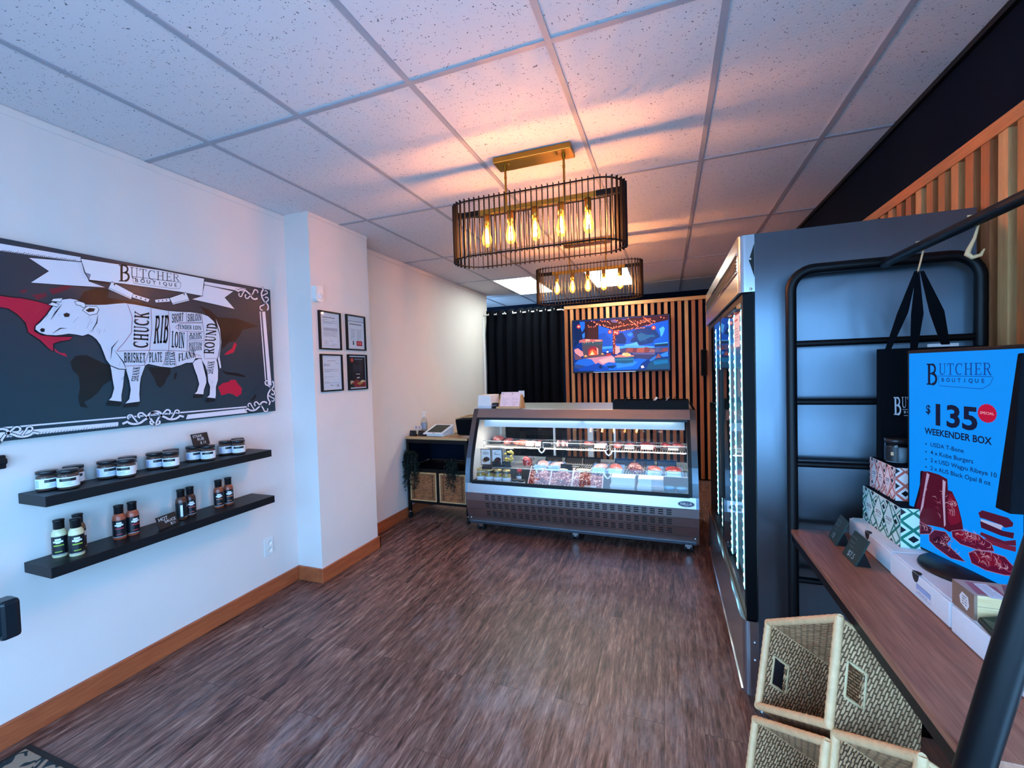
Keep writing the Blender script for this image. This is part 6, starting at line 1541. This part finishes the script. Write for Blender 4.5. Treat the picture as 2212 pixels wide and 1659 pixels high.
# white flat boxes in a row on the board
ZB_ = RZ+.001
for k, (ya, yb, x, lab) in enumerate(((2.025, 1.69, .668, 'white flat box on the board beside the steel fridge'), (1.686, 1.378, .665, 'white flat box in the middle of the row under the lit screen'), (1.366, 1.03, .662, 'white flat box on the board nearest the leaning black post'))):
    t = thing('white_box', lab, 'box', (x+.17, (ya+yb)/2, ZB_), 0, 'white flat boxes on the board')
    MB().box(x, yb, ZB_, x+.34, ya, ZB_+.067).build('carton', M['card_white'], t, world=True, bevel=.003)
    MB().box(x+.008, yb+.003, ZB_+.0672, x+.337, ya-.003, ZB_+.0700).build('lid', M['card_white'], t, world=True, bevel=.001)
    yc = (ya+yb)/2+.005
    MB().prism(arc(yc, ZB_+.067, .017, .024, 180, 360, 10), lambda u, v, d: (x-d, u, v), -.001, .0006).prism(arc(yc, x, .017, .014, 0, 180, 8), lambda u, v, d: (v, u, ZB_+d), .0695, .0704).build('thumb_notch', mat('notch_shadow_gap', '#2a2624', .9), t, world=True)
    if k:
        p = Print((x-.0003, yc-.005, ZB_+.008), (0, -1, 0), (0, 0, 1), .001, .0003)
        p.rect(0, 20, 72, 34, '#9fb2da'); p.line([(0, 8), (72, 8), (72, 34), (0, 34)], 1.4, '#8aa0cc', True); p.L = 2
        if k == 2: p.text('Butcher', 6, 22, 10, '#5a74b4', w=56)
        lines(p, 8, 60, 12, 12, 1, '#8aa0cc', 2)
        p.build('blue_print', M['ink'], t)

# patterned gift boxes and candle
def pattern_box(name, label, x0, y0, x1, y1, z0, z1, c, bg_, seed):
    t = thing(name, label, 'box', ((x0+x1)/2, (y0+y1)/2, z0))
    body = MB().box(x0, y0, z0, x1, y1, z1).build('carton', mat('gift_box_card', bg_, .5, var=.03), t, world=True)
    for org, U, L in (((x0-.0004, y1, z0), V((0, -1, 0)), (y1-y0)*1000), ((x0, y0-.0004, z0), V((1, 0, 0)), (x1-x0)*1000)):
        H = (z1-z0)*1000; p = Print(org, U, (0, 0, 1), .001, .0003)
        side = U.y != 0
        cw, chh = (L/5.0, H/2.6) if side else (L/4.0, H/2.2)
        def clip(q):  # keep the pattern inside the face
            for ax, lo, hi in ((0, 0, L), (1, 0, H)):
                for sgn, lim in ((1, lo), (-1, hi)):
                    o = []
                    for i in range(len(q)):
                        a, b = q[i-1], q[i]; ia = sgn*(a[ax]-lim) >= 0; ib = sgn*(b[ax]-lim) >= 0
                        if ia != ib:
                            f = (lim-a[ax])/(b[ax]-a[ax]); o.append((a[0]+(b[0]-a[0])*f, a[1]+(b[1]-a[1])*f))
                        if ib: o.append(b)
                    q = o
                    if len(q) < 3: return None
            return q
        def dia(cx, cy, w, h, col):
            q = clip([(cx-w, cy), (cx, cy-h), (cx+w, cy), (cx, cy+h)])
            if q: p.poly(q, col)
        for i in range(-1, 7):
            for j in range(-1, 5):
                cx = i*cw+(cw/2 if j % 2 else 0); cy = j*chh/2
                p.L = 1; dia(cx, cy, cw*.5, chh*.5, c)
        for i in range(-1, 7):
            for j in range(-1, 6):
                cx = i*cw+(cw/2 if j % 2 else 0); cy = j*chh/2
                p.L = 2; dia(cx, cy, cw*.40, chh*.40, bg_)
                if (i+2*j) % 3: p.L = 3; dia(cx, cy, cw*.22, chh*.20, '#14181c')
        if side:
            for i in range(3):
                cx, cy = L*(.2+.27*i), H*.52; p.L = 4; dia(cx, cy, L*.145, H*.5, c); p.L = 5; dia(cx, cy, L*.125, H*.44, bg_)
                p.L = 6; lines(p, cx-L*.07, cx+L*.07, cy-4, cy+3, 2, '#6c6a72', 4); lines(p, cx-L*.05, cx+L*.05, cy-16, cy-12, 2, '#a8a6ac', 2)
        p.build('printed_pattern', M['ink_gloss'], t)
    MB().box(x0+.003, y0+.003, z1, x1-.003, y1-.003, z1+.0008).build('dark_lid_edge', M['navy'], t, world=True)
    return t
pattern_box('gift_box', 'green and white diamond patterned box at the bottom of the small stack', .712, 1.735, .98, 2.02, ZB_+.0705, 1.090, '#1c7a64', '#d8efe6', 1)
pattern_box('gift_box', 'coral and white diamond patterned box on top of the green one', .733, 1.82, .95, 2.015, 1.0915, 1.205, '#d0685a', '#f2e2e0', 2)
t = thing('candle_jar', 'glass candle jar with a black label standing on the coral patterned box', 'candle', (.772, 1.91, 1.2065))
MB().lathe([(0, .002), (.031, .002), (.033, .006), (.033, .068), (.031, .072)], n=28).build('glass_body', M['jar_glass'], t)
MB().lathe([(0, .004), (.030, .004), (.030, .056), (0, .057)], n=24).build('wax', mat('grey_wax', '#a9b6bc', .5), t)
l = MB().lathe([(.0334, .008), (.0334, .060)], n=22, a0=R(165), a1=R(258)).build('black_label', mat('black_label_paper', '#10141a', .4), t)
MB().lathe([(.0337, .030), (.0337, .042)], n=4, a0=R(222), a1=R(236)).build('gold_mark', mat('gold_mark', '#d8b48a', .4), l)
MB().lathe([(0, .072), (.0335, .072), (.0335, .086), (.031, .088), (0, .088)], n=28).build('lid', lid_black, t)

for (p0, p1, h, lab, ls) in (((.586, 1.985, ZB_), (.580, 1.89, ZB_), .10, 'dark green price card on the board nearest the fridge', [('- - - -', .1, .76, .11), ('- - - -', .1, .58, .11), ('- -', .3, .42, .11), ('13', .3, .12, .2)]),
                             ((.578, 1.818, ZB_), (.580, 1.712, ZB_), .095, 'dark green price card in front of the middle white box', [('- - - -', .1, .76, .11), ('- - - -', .1, .58, .11), ('- - -', .2, .42, .11), ('$7.5', .3, .12, .2)])):
    chalk_card('price_card', lab, p0, p1, h, R(24), ls, .005, True, '#14302c', '#9db4b8')

# lit portrait price screen
b0 = V((.755, 1.765, .972)); U = V((.2552, -.9669, 0)); Nn = V((-.9669, -.2552, 0))
t = thing('price_screen', 'lit blue portrait screen advertising a weekender meat box', 'screen', (.80, 1.6, .96))
def onp(u, z, d=0): return b0+U*u+V((0, 0, z))+Nn*d
a, b, c_, d_ = -.018, .343, -.010, .635
MB().hexa([onp(a, c_), onp(b, c_), onp(b, c_, -.03), onp(a, c_, -.03), onp(a, d_), onp(b, d_), onp(b, d_, -.03), onp(a, d_, -.03)]).build('casing', M['black_plastic'], t, world=True, bevel=.003)
MB().lathe([(0, 0), (.126, 0), (.128, .003), (.126, .008), (0, .010)], (.825, 1.578, ZB_+.0705), 40).build('round_base', M['black_plastic'], t, world=True)
MB().hexa([onp(.13, -.008, -.012), onp(.20, -.008, -.012), onp(.20, -.008, -.045), onp(.13, -.008, -.045), onp(.13, .3, -.031), onp(.20, .3, -.031), onp(.20, .3, -.045), onp(.13, .3, -.045)]).build('stand_neck', M['black_plastic'], t, world=True)
p = Print(b0+Nn*.0004, U, (0, 0, 1), .001, .0003)
p.rect(-10, -3, 335, 624, '#0490ff')
p.L = 2; K = '#0c1638'
p.serif('B', (54, 524), (96, 524), (54, 590), K); p.serif('UTCHER', (97, 556), (256, 556), (97, 590), '#0e3a8c', light=.75); p.line([(94, 552), (258, 552)], 1.6, '#0e3a8c')
for i, ch in enumerate('BOUTIQUE'): p.text(ch, 112+i*17.2, 535, 11, '#0c2c70', mid=True, bold=.02)
p.line([(97, 550), (100, 522), (230, 518), (250, 530), (260, 550)], 1.6, '#0e4a9c')
p.text('$', 54, 434, 26, K, w=16, bold=.02); p.text('135', 88, 402, 62, K, w=130, bold=.03)
p.L = 3
p.poly([(244+(27 if i % 2 else 24)*math.cos(i*math.pi/22), 452+(27 if i % 2 else 24)*math.sin(i*math.pi/22)) for i in range(44)], '#b80e3c'); p.L = 4; p.text('SPECIAL', 244, 449, 7, '#f0b8d0', w=38, mid=True)
p.L = 2
p.text('WEEKENDER BOX', 49, 368, 19, K, w=208, bold=.025)
for y, w, s in ((332, 108, 'USDA T-Bone'), (307, 136, '4 x Kobe Burgers'), (283, 200, '2 x USD Wagyu Ribeye 10'), (258, 184, '2 x AUS Black Opal 8 oz')):
    p.ell(54, y+4, 2.6, 2.6, K, 8); p.text(s, 70, y-1, 12.5, '#0c2452', w=w, bold=.012)
rn = random.Random(8)
for k, c in (('paper', '#a8b4e0'), ('bg1', '#4e1632'), ('bg2', '#441430'), ('bg3', '#581a38'), ('bg4', '#6a2040')):
    p.L += .3; p.poly(SCR[k], c)
for k, c in (('tbone', '#4c0e28'), ('tfat', '#1e0a1c'), ('red2', '#701030'), ('bone', '#a898c0'), ('bone2', '#b0a0c4'), ('rib1', '#3c1030'), ('rib2', '#481434'), ('rib2i', '#300a26'), ('st1', '#581034'), ('st1r', '#74102c'), ('st2', '#581034'), ('st2r', '#70102e')):
    p.L += .3; p.poly(SCR[k], c)
p.L += .3
for i in range(150):
    k = rn.choice(['tbone', 'rib1', 'rib2', 'st1', 'st2', 'st2', 'st1', 'red2']); q = SCR[k]; cx = sum(a for a, b in q)/len(q); cy = sum(b for a, b in q)/len(q); w = rn.choice(q); f = rn.uniform(.1, .7)
    x, y = cx+(w[0]-cx)*f, cy+(w[1]-cy)*f; an = rn.uniform(0, 3.1); p.line([(x, y), (x+10*math.cos(an), y+10*math.sin(an)), (x+18*math.cos(an+.5), y+18*math.sin(an+.5))], 1.8, rn.choice(['#a87898', '#9a4060', '#c09ab4']), taper=True)
for k in ('rib1', 'rib2', 'st1', 'st2'): p.line(SCR[k], 2, '#9a6a90', True)
p.build('lit_picture', printmat('price_screen_glow', .3, emit=.95*SCREEN), t)

# small crate and pouch on the last white box
t = thing('wooden_crate', 'small wooden meat crate with a paper slip on the last white box', 'crate', (.76, 1.33, ZB_+.0705))
zc = ZB_+.0712; cx0, cx1, cy0, cy1 = .666, .86, 1.288, 1.37
MB().box(cx0, cy0, zc, cx0+.006, cy1, zc+.060).build('kraft_end', mat('kraft_end_board', '#8a6a58', .7, var=.2), t, world=True)
MB().box(cx1-.006, cy0, zc, cx1, cy1, zc+.060).build('kraft_end', mat('kraft_end_board', '#8a6a58', .7, var=.2), t, world=True)
MB().box(cx0+.006, cy0, zc, cx1-.006, cy0+.006, zc+.033).box(cx0+.006, cy0, zc+.034, cx1-.006, cy0+.006, zc+.060).box(cx0+.006, cy1-.006, zc, cx1-.006, cy1, zc+.060).box(cx0+.006, cy0+.006, zc, cx1-.006, cy1-.006, zc+.004).build('side_boards', woodmat('raw_pine_boards', '#d4a874', '#e6c496', .6, 'x'), t, world=True)
p = Print((cx0, cy0, zc+.0602), (1, 0, 0), (0, 1, 0), .001, .0003)
p.rect(0, 0, 202, 82, '#b89a90'); p.L = 2; p.poly([(10, 8), (60, 6), (70, 60), (20, 74)], '#a8585c'); p.poly([(70, 30), (150, 10), (180, 60), (90, 76)], '#8a5450'); p.poly([(110, 20), (180, 14), (196, 40), (130, 44)], '#d0c4b4')
p.line([(116, 24), (150, 36), (190, 30)], 2, '#6a6460'); p.L = 3; p.poly([(26, -8), (56, -10), (58, 70), (32, 66)], '#e6e2ea'); p.L = 4; lines(p, 33, 52, 6, 56, 7, '#a8a2ae', 2)
p.build('printed_lid', M['ink_gloss'], t)
p = Print((cx0-.0004, cy1, zc), (0, -1, 0), (0, 0, 1), .001, .0003); p.poly([(34, 18), (58, 10), (66, 24), (62, 44), (40, 48), (30, 34)], '#e8e0dc'); p.L = 2; lines(p, 40, 58, 20, 38, 4, '#5a5254', 2)
p.build('white_sticker', M['ink'], t)
t = thing('green_pouch', 'dark green flat pouch lying half under the small wooden crate front', 'pouch', (.72, 1.2, zc))
q = [(.663, 1.276, zc+.003), (.650, 1.160, zc), (.80, 1.13, zc), (.82, 1.280, zc+.040)]
MB().hexa([q[0], q[1], q[2], q[3]]+[(x*.97+.72*.03, y*.97+1.21*.03-.0, z+.014) for x, y, z in q]).build('pouch_body', mat('dark_green_foil', '#12261e', .35, var=.2), t, world=True, bevel=.005)
p = Print((.70, 1.25, zc+.0245), (0, -1, -.17), (1, 0, .10), .001, .0004)
p.ell(20, 62, 5, 7, '#9aa860', 10); p.ell(30, 56, 7, 5, '#8a9a58', 10); p.line([(80, 0), (40, 30), (44, 60)], 1.6, '#aab4b0'); p.line([(60, 6), (96, 40)], 1.6, '#8c9894')
p.build('printed_emblem', M['ink'], t)

# ---------------------------------------------------------------- wicker baskets tumbled under the board
def basket(label, P0, e1, e2, d, holes=True):
    """open box: rim corner P0, rim edges e1 and e2, depth d"""
    P0 = V(P0); e1 = V(e1); e2 = V(e2); d = V(d)
    t = thing('wicker_basket', label, 'basket', P0+(e1+e2+d)/2, 0, 'wicker baskets under the rack board')
    c = [P0, P0+e1, P0+e1+e2, P0+e2]
    def wall(A, B, D, hole, flip):
        m_ = MB(); n1, n2 = 22, 16; L = (B-A).length; H = D.length; uv = []
        nn = (B-A).cross(D).normalized()*.004*flip
        for i in range(n1):
            for j in range(n2):
                s, tt = (i+.5)/n1, (j+.5)/n2
                if hole and .34 < s < .66 and .14 < tt < .34: continue
                q = [A+(B-A)*(i/n1)+D*(j/n2), A+(B-A)*((i+1)/n1)+D*(j/n2), A+(B-A)*((i+1)/n1)+D*((j+1)/n2), A+(B-A)*(i/n1)+D*((j+1)/n2)]
                m_.add([p_+nn for p_ in q], [(0, 1, 2, 3)]); m_.add([p_-nn for p_ in q], [(3, 2, 1, 0)])
                w = [(i/n1*L, j/n2*H), ((i+1)/n1*L, j/n2*H), ((i+1)/n1*L, (j+1)/n2*H), (i/n1*L, (j+1)/n2*H)]
                uv.append(w); uv.append(w[::-1])
        o = m_.build('woven_wall', M['wicker_big'], t, world=True)
        u = o.data.uv_layers.new(name='UVMap')
        for pl in o.data.polygons:
            base = A; ex = (B-A).normalized(); ey = D.normalized()
            for li in pl.loop_indices:
                co = o.data.vertices[o.data.loops[li].vertex_index].co+o.parent.location-base
                u.data[li].uv = (co.dot(ex)+3, co.dot(ey)+3)
        if hole:
            q = [A+(B-A)*s+D*h for s, h in ((.335, .13), (.665, .13), (.665, .35), (.335, .35))]
            MB().tube([q[0], (q[0]+q[1])/2, q[1], (q[1]+q[2])/2, q[2], (q[2]+q[3])/2, q[3], (q[3]+q[0])/2], .006, 6, True).build('handle_binding', M['cane_white'], t, world=True)
        return o
    wall(c[0], c[1], d, False, 1); wall(c[1], c[2], d, holes, 1); wall(c[2], c[3], d, False, 1); wall(c[3], c[0], d, holes, 1)
    wall(c[0]+d, c[1]+d, e2, False, 1)
    for i in range(4):
        a, b = c[i], c[(i+1) % 4]; v = (b-a).normalized()*.006
        m_ = MB(); n = 26
        pts = [a-v+(b-a+2*v)*k/n for k in range(n+1)]
        m_.tube(pts, .0115, 10, rs=[.0112+.0012*(k % 2) for k in range(n+1)]); m_.build('rim_pole', M['cane'], t, world=True)
    # corner stakes and the open lacing just under the rim
    for i in range(4): MB().tube([c[i]+d*.02, c[i]+d], .007, 6).build('corner_stake', M['cane'], t, world=True)
    l = MB(); n = 15
    for A, B, off in ((c[0], c[0]+d, e2.normalized()*.016), (c[0], c[0]+d, e1.normalized()*.016)):
        for k in range(n):
            f = (k+.4)/n; q = A+(B-A)*f+off; w = (B-A).normalized()*.0045; o_ = off.normalized()*.012; nrm = (B-A).cross(off).normalized()*(.006 if off.dot(e2) > 0 else -.006)
            l.obox(q+nrm*1.0, w, o_, nrm.normalized()*.0012)
    l.build('open_lacing', mat('dark_lacing_gap', '#1c120c', .9), t, world=True)
    return t
M['wicker_big'] = wicker_mat('woven_wicker_coarse', '#eeb684', '#c49064', .024, .0095, 0)
M['cane_white'] = mat('pale_binding', '#dcb888', .6, var=.1)
P0 = V((.323, 1.70, .659)); e1 = V((.117, -.293, .201)); e2 = V((-.048, -.075, -.257)); dd = V((.21, .055, -.155))
basket('top wicker basket lying open toward the aisle under the walnut board', P0, e1, e2, dd)
basket('wicker basket under the top one, with a dark gap beside its rim', P0+e2+V((-.012, -.02, -.035)), e1*1.0, e2*.92, dd*.9, False)
basket('wicker basket nearest the leaning black post, below the board edge', P0+e1+e2+V((.012, -.012, -.012)), e1*.72, e2, dd*1.0, False)
